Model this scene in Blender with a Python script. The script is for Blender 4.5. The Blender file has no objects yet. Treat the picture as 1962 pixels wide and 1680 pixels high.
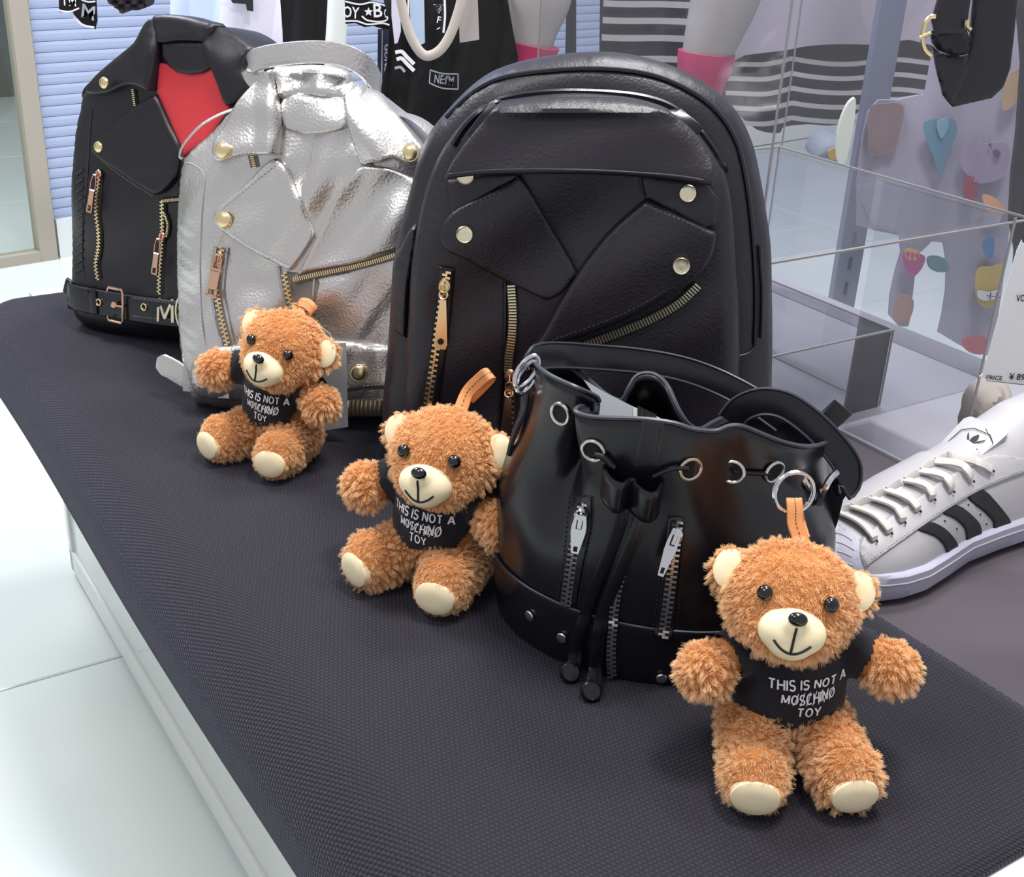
import bpy, bmesh, math, random
import numpy as np
from mathutils import Vector as V, Matrix, noise
from mathutils.bvhtree import BVHTree
from mathutils.geometry import delaunay_2d_cdt

scn = bpy.context.scene
COL = scn.collection
R = math.radians

# ------------------------------------------------------------------ camera
FPX, IW, IH = 2328.0, 1962, 1680
CAM = V((0, 0, 0.97))
_up = V((242, 4930, -FPX)).normalized()
_fw = (V((0, 0, 1)) - _up*_up.z).normalized()
_rt = _fw.cross(_up)
if _rt.x < 0: _rt = -_rt
MW = Matrix((_rt, _fw, _up))            # camera (right, up, forward) -> world

cd = bpy.data.cameras.new('camera')
cd.sensor_width = 36; cd.lens = FPX/IW*36; cd.clip_start = 0.02; cd.clip_end = 60
cam = bpy.data.objects.new('camera', cd); COL.objects.link(cam)
cx, cy, cz = MW@V((1, 0, 0)), MW@V((0, 1, 0)), -(MW@V((0, 0, 1)))
cam.matrix_world = Matrix.Translation(CAM)@Matrix((cx, cy, cz)).transposed().to_4x4()
scn.camera = cam

# ------------------------------------------------------------------ light
w = bpy.data.worlds.new('world'); scn.world = w; w.use_nodes = True
w.node_tree.nodes['Background'].inputs[0].default_value = (0.93, 0.93, 1.0, 1)
w.node_tree.nodes['Background'].inputs[1].default_value = 0.62
def area(name, loc, size, energy, target, col=(1, 1, 1), sy=None):
    l = bpy.data.lights.new(name, 'AREA'); l.energy = energy; l.color = col
    l.size = size
    if sy: l.shape = 'RECTANGLE'; l.size_y = sy
    o = bpy.data.objects.new(name, l); COL.objects.link(o); o.location = loc
    o.rotation_euler = (V(target)-V(loc)).to_track_quat('-Z', 'Y').to_euler()
    return o
area('ceiling_lamp_light', (0.35, 0.75, 2.55), 0.4, 40, (0.0, 1.0, 0.4), (1.0, 0.97, 0.93))
area('ceiling_lamp_light', (0.28, 1.75, 2.55), 0.45, 22, (0.1, 1.2, 0.4), (0.96, 0.98, 1.0), sy=0.25)
area('ceiling_lamp_light', (-0.9, 0.0, 2.6), 0.6, 16, (-0.1, 1.2, 0.4), (0.98, 0.98, 1.0))
area('ceiling_lamp_light', (-1.6, 2.2, 2.6), 1.0, 56, (-1.2, 2.0, 0.0), (0.97, 0.98, 1.0))
area('ceiling_lamp_light', (0.9, 2.2, 2.6), 0.9, 22, (0.8, 2.4, 0.2), (0.97, 0.98, 1.0))
area('wall_wash_light', (-1.25, 2.55, 1.9), 0.5, 12, (-1.15, 3.2, 0.5), (0.45, 0.65, 1.0))
vs = scn.view_settings
scn.display_settings.display_device = 'sRGB'
vs.view_transform = 'Standard'; vs.look = 'None'; vs.gamma = 1; vs.exposure = 0.0
vs.use_curve_mapping = False

# ------------------------------------------------------------------ rays
def ray(px, py):
    return MW@V(((px-IW/2)/FPX, -(py-IH/2)/FPX, 1.0))
def at_z(px, py, z=0.45):
    d = ray(px, py); return CAM+d*((z-CAM.z)/d.z)
def at_y(px, py, y):
    d = ray(px, py); return CAM+d*((y-CAM.y)/d.y)

class Plane:
    def __init__(s, o, yaw, lean=0):
        y, l = R(yaw), R(lean)
        nh = V((-math.sin(y), -math.cos(y), 0))
        s.o = V(o); s.u = V((math.cos(y), -math.sin(y), 0))
        s.n = nh*math.cos(l)+V((0, 0, 1))*math.sin(l)
        s.v = V((0, 0, 1))*math.cos(l)-nh*math.sin(l)
    def pt(s, px, py, h=0.0):
        d = ray(px, py); o = s.o+s.n*h
        return CAM+d*((o-CAM).dot(s.n)/d.dot(s.n))

# ------------------------------------------------------------------ objects
ORIG = {}
TOP = [True]          # while building things that stand on the plinth top
def put(o, parent=None):
    COL.objects.link(o)
    if parent is not None: o.parent = parent
    return o
def thing(name, loc, label, cat, group=None, rz=0):
    o = bpy.data.objects.new(name, None); put(o)
    o.location = loc; o.rotation_euler.z = rz
    o['label'] = label; o['category'] = cat
    if group: o['group'] = group
    o.empty_display_size = .02
    ORIG[o.name] = V(loc)
    return o
def tag(o, label=None, cat=None, group=None, kind=None):
    if label: o['label'] = label
    if cat: o['category'] = cat
    if group: o['group'] = group
    if kind: o['kind'] = kind
    return o

class MB:
    def __init__(s): s.v = []; s.f = []; s.uv = None
    def add(s, vs_, fs):
        b = len(s.v); s.v += [V(p) for p in vs_]; s.f += [tuple(b+i for i in f) for f in fs]
    def box(s, c, ax, h):
        c = V(c); a, b, d = [V(x).normalized()*k for x, k in zip(ax, h)]
        vv = [c+a*i+b*j+d*k for k in (-1, 1) for j in (-1, 1) for i in (-1, 1)]
        s.add(vv, [(0, 2, 3, 1), (4, 5, 7, 6), (0, 1, 5, 4), (2, 6, 7, 3), (0, 4, 6, 2), (1, 3, 7, 5)])
    def tube(s, path, r, seg=8, closed=False, sx=1.0, side=None):
        P = [V(p) for p in path]; n = len(P); rr = r if hasattr(r, '__len__') else [r]*n
        prev = None; rings = []
        for i, p in enumerate(P):
            t = (P[(i+1) % n]-P[i-1]) if closed else (P[min(i+1, n-1)]-P[max(i-1, 0)])
            t = t.normalized() if t.length > 1e-9 else V((0, 0, 1))
            if prev is None:
                a = V(side) if side is not None else (V((0, 0, 1)) if abs(t.z) < .9 else V((1, 0, 0)))
            else: a = prev
            a = (a-t*a.dot(t)).normalized(); prev = a; b = t.cross(a)
            rings.append([p+a*math.cos(q)*rr[i]*sx+b*math.sin(q)*rr[i] for q in [2*math.pi*k/seg for k in range(seg)]])
        vv = [q for g in rings for q in g]; fs = []
        for i in range(n if closed else n-1):
            j = (i+1) % n
            for k in range(seg):
                l = (k+1) % seg; fs.append((i*seg+k, i*seg+l, j*seg+l, j*seg+k))
        if not closed: fs += [tuple(range(seg-1, -1, -1)), tuple((n-1)*seg+k for k in range(seg))]
        s.add(vv, fs)
    def lathe(s, c, axis, prof, seg=16, ex=1.0, xa=None):
        ax = V(axis).normalized(); a = V(xa) if xa is not None else (V((0, 0, 1)) if abs(ax.z) < .9 else V((1, 0, 0)))
        a = (a-ax*a.dot(ax)).normalized(); b = ax.cross(a); c = V(c)
        vv = [c+ax*h+a*r*ex*math.cos(q)+b*r*math.sin(q) for r, h in prof for q in [2*math.pi*k/seg for k in range(seg)]]
        m = len(prof); fs = [(i*seg+k, i*seg+(k+1) % seg, (i+1)*seg+(k+1) % seg, (i+1)*seg+k) for i in range(m-1) for k in range(seg)]
        fs += [tuple(range(seg-1, -1, -1)), tuple((m-1)*seg+k for k in range(seg))]
        s.add(vv, fs)
    def strip(s, path, side, wd, th, rows=None):
        """leather strip: path points, side = width direction(s), wd width(s), th thickness"""
        P = [V(p) for p in path]; n = len(P)
        sd = side if isinstance(side, list) else [side]*n
        ws = wd if isinstance(wd, list) else [wd]*n
        prof = [(-.5, 0), (-.5, .6), (-.46, 1), (-.3, 1.1), (0, 1.15), (.3, 1.1), (.46, 1), (.5, .6), (.5, 0), (.44, -.1), (-.44, -.1)]
        m = len(prof); vv = []
        for i, p in enumerate(P):
            t = (P[min(i+1, n-1)]-P[max(i-1, 0)]).normalized()
            a = V(sd[i]); a = (a-t*a.dot(t)).normalized(); nn = a.cross(t).normalized()
            vv += [p+a*(x*ws[i])+nn*(y*th) for x, y in prof]
        fs = [(i*m+k, i*m+(k+1) % m, (i+1)*m+(k+1) % m, (i+1)*m+k) for i in range(n-1) for k in range(m)]
        fs += [tuple(range(m-1, -1, -1)), tuple((n-1)*m+k for k in range(m))]
        s.add(vv, fs)
    def build(s, name, mat, parent=None, smooth=True, loc=None, angle=40):
        me = bpy.data.meshes.new(name)
        if parent is not None:
            o0 = ORIG[parent.name]
        else: o0 = V(loc) if loc is not None else V((0, 0, 0))
        me.from_pydata([tuple(p-o0) for p in s.v], [], s.f); me.update()
        bm = bmesh.new(); bm.from_mesh(me); bmesh.ops.recalc_face_normals(bm, faces=bm.faces); bm.to_mesh(me); bm.free()
        return fin(name, me, mat, parent, smooth, o0, angle)
def fin(name, me, mat, parent, smooth, o0, angle=40):
    if smooth:
        me.shade_smooth() if hasattr(me, 'shade_smooth') else [setattr(p, 'use_smooth', True) for p in me.polygons]
        if angle: me.set_sharp_from_angle(angle=R(angle))
    if mat: me.materials.append(mat)
    o = bpy.data.objects.new(name, me); put(o, parent); ORIG[o.name] = V(o0)
    if parent is None: o.location = o0
    return o
def bm_obj(name, bm, mat, parent=None, smooth=True, loc=(0, 0, 0), angle=40):
    o0 = ORIG[parent.name] if parent is not None else V(loc)
    bmesh.ops.translate(bm, verts=bm.verts, vec=-o0)
    bmesh.ops.recalc_face_normals(bm, faces=bm.faces)
    me = bpy.data.meshes.new(name); bm.to_mesh(me); bm.free()
    return fin(name, me, mat, parent, smooth, o0, angle)
def bvh_of(*objs):
    vs_, fs = [], []
    for o in objs:
        b = len(vs_); o0 = ORIG[o.name]
        vs_ += [p.co+o0 for p in o.data.vertices]; fs += [tuple(b+i for i in p.vertices) for p in o.data.polygons]
    return BVHTree.FromPolygons(vs_, fs)

# ------------------------------------------------------------------ 2D curves in photo pixels
def sm(P, closed=False, k=6, tens=.5):
    """Catmull-Rom through the points; a point given twice stays a corner"""
    P = [tuple(p) for p in P]; n = len(P); out = []; dim = len(P[0])
    def g(i): return P[i % n] if closed else P[max(0, min(n-1, i))]
    for i in range(n if closed else n-1):
        p0, p1, p2, p3 = g(i-1), g(i), g(i+1), g(i+2)
        if p1 == p2: continue
        for j in range(k):
            t = j/k
            out.append(tuple(.5*(2*p1[c]+(p2[c]-p0[c])*t+(2*p0[c]-5*p1[c]+4*p2[c]-p3[c])*t*t+(3*p1[c]-p0[c]-3*p2[c]+p3[c])*t**3) for c in range(dim)))
    if not closed: out.append(P[-1])
    return out
def dens(P, step, closed=True):
    out = []; n = len(P)
    for i in range(n if closed else n-1):
        a, b = P[i], P[(i+1) % n]; L = math.hypot(b[0]-a[0], b[1]-a[1]); k = max(1, int(L/step+.5))
        if L < 1e-6: continue
        for j in range(k): out.append((a[0]+(b[0]-a[0])*j/k, a[1]+(b[1]-a[1])*j/k))
    if not closed: out.append(P[-1])
    return out
def pdist(Q, P, closed=True):
    Q = np.asarray(Q, float); P = np.asarray(P, float)
    A = P if closed else P[:-1]; B = np.roll(P, -1, 0) if closed else P[1:]
    best = np.full(len(Q), 1e9)
    for a, b in zip(A, B):
        ab = b-a; L = ab@ab
        if L < 1e-12: continue
        t = np.clip(((Q-a)@ab)/L, 0, 1); d = np.hypot(*((Q-a-t[:, None]*ab).T)); best = np.minimum(best, d)
    return best
def inside(Q, P):
    Q = np.asarray(Q, float); P = np.asarray(P, float); c = np.zeros(len(Q), bool)
    for a, b in zip(P, np.roll(P, -1, 0)):
        m = (a[1] > Q[:, 1]) != (b[1] > Q[:, 1])
        with np.errstate(divide='ignore', invalid='ignore'):
            x = (b[0]-a[0])*(Q[:, 1]-a[1])/(b[1]-a[1])+a[0]
        c ^= m & (Q[:, 0] < x)
    return c
def tri(P, step, ins=()):
    """triangulated filling of a pixel polygon -> verts(2D), faces, distance to the outline"""
    P = dens(P, min(step, 6))
    A = np.asarray(P); lo, hi = A.min(0), A.max(0)
    gx, gy = np.meshgrid(np.arange(lo[0]+step*.5, hi[0], step), np.arange(lo[1]+step*.5, hi[1], step))
    gx = gx+(np.arange(gx.shape[0])[:, None] % 2)*step*.5
    G = np.stack([gx.ravel(), gy.ravel()], 1)
    G = G[inside(G, P)]
    lim = step*.45
    if ins:
        A = np.asarray(P, float); T = np.roll(A, -1, 0)-np.roll(A, 1, 0); T /= np.maximum(np.hypot(T[:, 0], T[:, 1]), 1e-9)[:, None]
        N = np.stack([-T[:, 1], T[:, 0]], 1); area_ = np.sum(A[:, 0]*np.roll(A[:, 1], -1)-np.roll(A[:, 0], -1)*A[:, 1])
        if area_ < 0: N = -N
        lim = ins[-1]+step*.4; R_ = []
        for q in ins:
            Q = A+N*q; Q = Q[inside(Q, P)]
            if len(Q): Q = Q[pdist(Q, P) > q*.93]
            R_.append(Q)
    if len(G): G = G[pdist(G, P) > lim]
    if ins: G = np.concatenate([q for q in R_ if len(q)]+[G]) if len(G) or any(len(q) for q in R_) else G
    n = len(P); allv = [V(p) for p in P]+[V(p) for p in G]
    r = delaunay_2d_cdt(allv, [], [list(range(n))], 1, 1e-4)
    vv = np.array([tuple(p) for p in r[0]]); return vv, [tuple(f) for f in r[2]], pdist(vv, P)

def shell(verts3, faces, back, name, mat, parent, loc=(0, 0, 0), angle=40, close=True):
    """front surface + rings behind its rim: back = list of functions point -> point"""
    bm = bmesh.new(); vv = [bm.verts.new(p) for p in verts3]
    for f in faces:
        try: bm.faces.new([vv[i] for i in f])
        except ValueError: pass
    bm.verts.ensure_lookup_table()
    for q in [q for q in bm.verts if not q.link_faces]: bm.verts.remove(q)
    edges = [e for e in bm.edges if len(e.link_faces) == 1]
    src = {q: q.co.copy() for e in edges for q in e.verts}
    for fn in back:
        r = bmesh.ops.extrude_edge_only(bm, edges=edges)
        nv = [g for g in r['geom'] if isinstance(g, bmesh.types.BMVert)]
        edges = [g for g in r['geom'] if isinstance(g, bmesh.types.BMEdge)]
        edges = [e for e in edges if all(q in nv for q in e.verts)]
        # extruded verts share coordinates with the previous ring
        d = {tuple(round(c, 7) for c in z.co): s0 for z, s0 in src.items()}
        nsrc = {}
        for q in nv:
            s0 = d[tuple(round(c, 7) for c in q.co)]; nsrc[q] = s0
        for q in nv: q.co = fn(nsrc[q])
        src = nsrc
    if close: bmesh.ops.holes_fill(bm, edges=edges, sides=0)
    for q in bm.verts:
        if TOP[0] and q.co.z < .4508: q.co.z = .4508+max(-.0002, (q.co.z-.4508)*.001)
    return bm_obj(name, bm, mat, parent, loc=loc, angle=angle)

def puff(pl, outline, B, wpx, D, name, mat, parent, step=9, extra=None, inset=.1, loc=(0, 0, 0), pw=.5):
    """a stuffed body: silhouette outline in the plane pl, bulging B towards its normal, D deep behind"""
    vv, fs, d = tri(outline, step)
    t = np.clip(d/wpx, 0, 1); h = B*(1-(1-t)**2)**pw
    P3 = []
    for (x, y), hh, tt in zip(vv, h, t):
        e = extra(x, y)*min(1, tt*3) if extra else 0
        P3.append(pl.pt(x, y)+pl.n*(hh+e))
    c = pl.pt(float(vv[:, 0].mean()), float(vv[:, 1].mean()))
    def mk(f, s): return lambda p: c+(p-c)*(1-s)-pl.n*(D*f)
    back = [mk(.12, -.004), mk(.45, 0), mk(.8, .01), mk(.95, .04), mk(1.0, inset)]
    return shell(P3, fs, back, name, mat, parent, loc=loc)

def hit(bvh, px, py, pl=None, h=0.0):
    d = ray(px, py); r = bvh.ray_cast(CAM, d.normalized(), 20)
    if r[0] is None:
        p = pl.pt(px, py, h) if pl else CAM+d
        return p, (pl.n if pl else V((0, -1, 0)))
    return r[0], r[1]
def panel(pl, bvh, poly, name, mat, parent, lift=.001, th=.003, ew=8, step=9, extra=None, loc=(0, 0, 0), drop=None, h0=0.0, tilt=None, smooth=3):
    """a flat piece lying on a body: pixel polygon dropped on the surface, edges rounded"""
    vv, fs, d = tri(poly, step, (ew*.22, ew*.55, ew)); P3 = []; n = len(vv)
    hs = np.array([(hit(bvh, x, y, pl, h0)[0]-pl.o).dot(pl.n) for x, y in vv])
    if smooth:
        E = np.array([(f[i], f[(i+1) % 3]) for f in fs for i in range(3)]); cnt = np.bincount(E.ravel(), minlength=n)+1e-9
        for _ in range(smooth):
            acc = np.bincount(E[:, 0], hs[E[:, 1]], n)+np.bincount(E[:, 1], hs[E[:, 0]], n); hs = .4*hs+.6*acc/cnt
    for (x, y), dd, hv in zip(vv, d, hs):
        p = pl.pt(x, y, float(hv)); t = min(1, dd/ew)
        e = extra(x, y) if extra else 0
        if tilt: e += tilt(x, y)
        P3.append(p+pl.n*(lift+th*(.35+.65*math.sqrt(1-(1-t)**2))+e))
    dr = drop if drop is not None else lift+th+.001
    return shell(P3, fs, [lambda p: p-pl.n*dr], name, mat, parent, loc=loc, close=False)
def resample(P, step):
    out = [P[0]]; acc = 0; last = P[0]
    for q in P[1:]:
        seg = (q-last).length
        while acc+seg >= step:
            t = (step-acc)/seg; last = last+(q-last)*t; out.append(last); seg = (q-last).length; acc = 0
        acc += seg; last = q
    return out
def on(pl, bvh, path, lift=0.0, k=6, step=None, h0=0.0):
    P = [hit(bvh, x, y, pl, h0)[0]+pl.n*lift for x, y in sm(path, k=k)]
    return resample(P, step) if step else P
def stitch(pl, bvh, paths, parent, mat, lift=.003, pitch=.0042, r=.00035, name='stitching', h0=0.0):
    m = MB()
    for pa in paths:
        P = on(pl, bvh, pa, lift, step=pitch/2, h0=h0)
        for i in range(0, len(P)-1, 2): m.tube([P[i], (P[i]+P[i+1])/2+pl.n*r*.8, P[i+1]], r, 4)
    if not m.v: return None
    o = m.build(name, mat, parent); o['kind'] = 'stuff'; return o
def seam(pl, bvh, path, parent, mat, lift=0.0, r=.0012, name='seam', h0=0.0):
    m = MB(); m.tube(on(pl, bvh, path, lift, step=.004, h0=h0), r, 6); return m.build(name, mat, parent)
def stud(pl, bvh, x, y, r, parent, mat, lift=.003, name='stud', h0=0.0, flat=False, N=None):
    p, n = hit(bvh, x, y, pl, h0); n = N or pl.n
    prof = [(r, 0), (r*1.02, r*.18), (r*.95, r*.32), (r*.86, r*.30), (r*.82, r*.34), (r*.6, r*.46), (r*.3, r*.54), (r*.05, r*.56)]
    if flat: prof = [(r, 0), (r, r*.35), (r*.9, r*.48), (r*.8, r*.42), (r*.72, r*.40), (r*.3, r*.42), (.0001, r*.42)]
    m = MB(); m.lathe(p+n*lift, n, prof, 20); return m.build(name, mat, parent)
def zipper(pl, bvh, path, parent, metal, tape, lift=.002, wt=.010, tooth=.0026, pitch=.0021, one=False, h0=0.0, name='zipper'):
    P = on(pl, bvh, path, lift, step=pitch, h0=h0)
    m = MB(); T = []
    for i in range(len(P)):
        t = (P[min(i+1, len(P)-1)]-P[max(i-1, 0)]).normalized(); T.append(t)
    side = [t.cross(pl.n).normalized() for t in T]
    m.strip([p-pl.n*.0006 for p in P[::2]], side[::2], wt, .0008)
    z = m.build(name, tape, parent)
    q = MB()
    for i, p in enumerate(P):
        sg = 1 if i % 2 else -1
        if one: q.box(p+pl.n*.0008, (side[i], T[i], pl.n), (tooth*.7, pitch*.28, .0010))
        else: q.box(p+side[i]*sg*tooth*.38+pl.n*.0008, (side[i], T[i], pl.n), (tooth*.62, pitch*.42, .0009))
    tt = q.build('zipper_teeth', metal, z, smooth=False); tt['kind'] = 'stuff'
    return z, P, T, side
def slider(p, t, pl, z, mat, sc=1.0):
    s = t.cross(pl.n).normalized(); m = MB()
    m.lathe(p+pl.n*.001*sc, pl.n, [(.0045*sc, 0), (.0048*sc, .0015*sc), (.0040*sc, .0028*sc), (.0010*sc, .0032*sc)], 14, ex=1.25, xa=t)
    m.tube([p-t*.004*sc+pl.n*.002*sc, p-t*.0025*sc+pl.n*.0052*sc, p+t*.0025*sc+pl.n*.0052*sc, p+t*.004*sc+pl.n*.002*sc], .0009*sc, 6)
    return m.build('slider', mat, z)

# ------------------------------------------------------------------ materials
def srgb(c): return tuple(((x/12.92) if x <= .04045 else ((x+.055)/1.055)**2.4) for x in c)
def H(s): return srgb(tuple(int(s[i:i+2], 16)/255 for i in (0, 2, 4)))+(1,)
class NT:
    def __init__(s, name):
        s.m = bpy.data.materials.new(name); s.m.use_nodes = True; s.t = s.m.node_tree; s.b = s.t.nodes['Principled BSDF']
    def n(s, ty, **k):
        q = s.t.nodes.new(ty)
        for a, b in k.items():
            if a.startswith('i_'): q.inputs[a[2:].replace('_', ' ')].default_value = b
            else: setattr(q, a, b)
        return q
    def l(s, a, b): s.t.links.new(a, b)
def mat(name, col, rough=.5, metal=0, bump=None, bscale=300, bstr=.3, vor=False, var=0, vscale=8, spec=None, coat=0, sheen=0, bdist=.001, aniso=None):
    T = NT(name); b = T.b; c = H(col) if isinstance(col, str) else tuple(col)+(1,)
    b.inputs['Base Color'].default_value = c; b.inputs['Roughness'].default_value = rough; b.inputs['Metallic'].default_value = metal
    if spec is not None: b.inputs['Specular IOR Level'].default_value = spec
    if coat: b.inputs['Coat Weight'].default_value = coat; b.inputs['Coat Roughness'].default_value = .25
    if sheen: b.inputs['Sheen Weight'].default_value = sheen
    tc = T.n('ShaderNodeTexCoord')
    if var:
        no = T.n('ShaderNodeTexNoise', i_Scale=vscale, i_Detail=4.0); T.l(tc.outputs['Object'], no.inputs['Vector'])
        mx = T.n('ShaderNodeMix', data_type='RGBA'); T.l(no.outputs['Fac'], mx.inputs['Factor'])
        mx.inputs['A'].default_value = tuple(x*(1-var) for x in c[:3])+(1,); mx.inputs['B'].default_value = tuple(min(1, x*(1+var)) for x in c[:3])+(1,)
        T.l(mx.outputs['Result'], b.inputs['Base Color'])
    if bump or vor:
        if vor:
            tx = T.n('ShaderNodeTexVoronoi', i_Scale=bscale, feature='SMOOTH_F1'); out = tx.outputs['Distance']
            n2 = T.n('ShaderNodeTexNoise', i_Scale=bscale*.5, i_Detail=2.0); T.l(tc.outputs['Object'], n2.inputs['Vector'])
            ad = T.n('ShaderNodeMath', operation='MULTIPLY_ADD'); T.l(n2.outputs['Fac'], ad.inputs[0]); ad.inputs[1].default_value = .2; T.l(out, ad.inputs[2]); T.l(tc.outputs['Object'], tx.inputs['Vector']); out = ad.outputs[0]
        else:
            tx = T.n('ShaderNodeTexNoise', i_Scale=bscale, i_Detail=3.0); out = tx.outputs['Fac']; T.l(tc.outputs['Object'], tx.inputs['Vector'])
        bp = T.n('ShaderNodeBump', i_Strength=bstr, i_Distance=bdist); T.l(out, bp.inputs['Height']); T.l(bp.outputs['Normal'], b.inputs['Normal'])
    return T.m

M = {}
M['leather'] = mat('black_leather', '17141b', .36, bump=1, bscale=900, bstr=.35, bdist=.0006, spec=.45)
M['leather_soft'] = mat('black_soft_leather', '1b1720', .40, bump=1, bscale=420, bstr=.5, bdist=.0008, spec=.55)
M['leather_smooth'] = mat('black_smooth_leather', '101018', .27, bump=1, bscale=120, bstr=.12, bdist=.001, spec=.5)
M['edge'] = mat('dark_edge_paint', '2a2a34', .45)
M['thread'] = mat('dark_thread', '2c2b34', .7)
M['silver'] = mat('silver_leather', 'cfcdca', .34, metal=.92, vor=True, bscale=430, bstr=.5, bdist=.0007)
M['silver_smooth'] = mat('silver_strap_leather', 'bdbbbd', .36, metal=.85, vor=True, bscale=500, bstr=.25, bdist=.0008)
M['silver_thread'] = mat('grey_thread', '8b8990', .6)
M['gold'] = mat('gold_metal', 'f2dcae', .26, metal=1)
M['rosegold'] = mat('rose_gold_metal', 'e8bfa2', .2, metal=1)
M['brass'] = mat('pale_brass', 'f0e8c8', .32, metal=1)
M['chrome'] = mat('chrome', 'd8d8dc', .12, metal=1)
M['nickel'] = mat('nickel', 'c9c9c4', .25, metal=1)
M['zipsilver'] = mat('zip_silver', 'cfd0cc', .28, metal=1)
M['tape'] = mat('black_zip_tape', '0d0c12', .8, bump=1, bscale=1500, bstr=.3)
M['tape_silver'] = mat('grey_zip_tape', '77716a', .6)
M['red'] = mat('red_lining', 'cf2a33', .55, bump=1, bscale=700, bstr=.15, sheen=.2)
M['hole'] = mat('dark_hole', '050507', .8)
M['cream'] = mat('cream_felt', 'f2e2ba', .85, bump=1, bscale=1500, bstr=.2, bdist=.0003)
M['tee'] = mat('black_tee', '100f17', .9, bump=1, bscale=1600, bstr=.3, bdist=.0004, sheen=.1)
M['print'] = mat('white_print', 'e4e4e8', .7)
M['tan'] = mat('tan_leather', 'cf8a52', .55, bump=1, bscale=500, bstr=.2, var=.12, vscale=60)
M['eye'] = mat('black_bead', '060607', .10, spec=.7)
M['mouth'] = mat('black_thread', '171114', .7)
M['white'] = mat('white_gloss', 'e8ebe9', .22, spec=.5)
M['white_trim'] = mat('white_trim', 'dcdfdc', .35)
M['card'] = mat('white_card', 'dfdfe2', .55)
M['greycard'] = mat('grey_card', 'b4bac0', .55)
M['ink'] = mat('black_ink', '17161a', .7)
M['shoe'] = mat('white_shoe_leather', 'a8a6aa', .42, bump=1, bscale=260, bstr=.15, var=.03)
M['shoetoe'] = mat('white_rubber', 'a9a9ba', .5, bump=1, bscale=60, bstr=.05)
M['lace'] = mat('white_lace', 'bdb9b5', .9, bump=1, bscale=1400, bstr=.5, bdist=.0004)
M['stripe'] = mat('black_stripe', '111016', .6, bump=1, bscale=700, bstr=.3)
M['blackcloth'] = mat('black_garment', '08070a', .95, bump=1, bscale=600, bstr=.2)
M['whitecloth'] = mat('white_garment', 'b9b3c4', .9, bump=1, bscale=300, bstr=.15, var=.05, vscale=14)
M['skin'] = mat('mannequin_grey', '9b9594', .5)
M['pink'] = mat('pink_sock', 'a82e59', .85, bump=1, bscale=900, bstr=.3)
M['frame'] = mat('beige_frame', 'a39a8c', .4)
# ================================================================== setting
DX, DY = V((.5557, -.8314, 0)), V((.8314, .5557, 0))     # along the table (towards us), across it
def TS(s, t, z=0.0): return DX*s+DY*t+V((0, 0, z))
def struct(name, mb, m, parent=None, **k):
    o = mb.build(name, m, parent, **k)
    if parent is None: o['kind'] = 'structure'
    return o
def tbox(mb, s0, s1, t0, t1, z0, z1):
    mb.box(TS((s0+s1)/2, (t0+t1)/2, (z0+z1)/2), (DX, DY, (0, 0, 1)), ((s1-s0)/2, (t1-t0)/2, (z1-z0)/2))

M['tile'] = mat('white_floor_tile', 'cbd1cd', .16, var=.03, vscale=3, spec=.5)
M['grout'] = mat('floor_joint', 'c4c7c2', .7)
fl = MB(); tbox(fl, -9.0, 1.2, -2.6, 3.9, -.03, -.004); floor = struct('floor', fl, M['grout'], smooth=False)
tb = MB(); g = .0012
a, e = .3-g, .3-g-.002
vv = [DX*x+DY*y+V((0, 0, z)) for x, y, z in ((-a, -a, -.006), (a, -a, -.006), (a, a, -.006), (-a, a, -.006), (-a, -a, -.0015), (a, -a, -.0015), (a, a, -.0015), (-a, a, -.0015), (-e, -e, 0), (e, -e, 0), (e, e, 0), (-e, e, 0))]
tb.add(vv, [(0, 1, 5, 4), (1, 2, 6, 5), (2, 3, 7, 6), (3, 0, 4, 7), (4, 5, 9, 8), (5, 6, 10, 9), (6, 7, 11, 10), (7, 4, 8, 11), (8, 9, 10, 11)])
tile0 = None
for i in range(-13, 4):
    for j in range(-4, 6):
        c = TS(-1.379-.3+.6*i+.6*2, .463-.3+.6*j)
        if tile0 is None: tile0 = tb.build('floor_tile', M['tile'], floor, smooth=False); o = tile0
        else: o = tile0.copy(); put(o, floor)
        o.location = c

# back wall with the ribbed panel
wd = (MW@V((2919, 956, 2328))); wd.z = 0; wd.normalize(); wn = V((wd.y, -wd.x, 0))
W0 = at_z(112, 492, 0); W0.z = 0
def WP(a, z, h=0.0): return W0+wd*a+V((0, 0, z))+wn*h
M['wallpaint'] = mat('pale_blue_wall', 'a9b4cf', .5)
M['slat'] = mat('pale_blue_ribbed_panel', 'a9b4cf', .45)
m = MB(); m.box(WP(2.0, 1.2, -.03), (wd, wn, (0, 0, 1)), (2.0, .02, 1.4)); wallb = struct('wall_back', m, M['wallpaint'], smooth=False)
sl = MB(); L = 2.0; pz = .0255
pr = [(0, .000), (.0, .004), (.008, .0075), (.017, .009), (.0235, .0085), (.0245, .004), (.0245, 0)]
vv = []
for x in (-L, L):
    for z, h in pr: vv.append(WP(2.0+x, z, h-.008)-WP(2.0, 0, 0))
k = len(pr)
sl.add(vv, [(i, (i+1) % k, k+(i+1) % k, k+i) for i in range(k)]+[tuple(range(k)), tuple(range(2*k-1, k-1, -1))])
s0 = None
for i in range(42):
    if s0 is None: s0 = sl.build('slat', M['slat'], wallb, smooth=False); o = s0
    else: o = s0.copy(); put(o, wallb)
    o.location = WP(2.0, .10+pz*i)
m = MB(); m.box(WP(2.0, .05, .002), (wd, wn, (0, 0, 1)), (2.0, .012, .05)); struct('baseboard_back', m, M['white_trim'], smooth=False)

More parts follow.
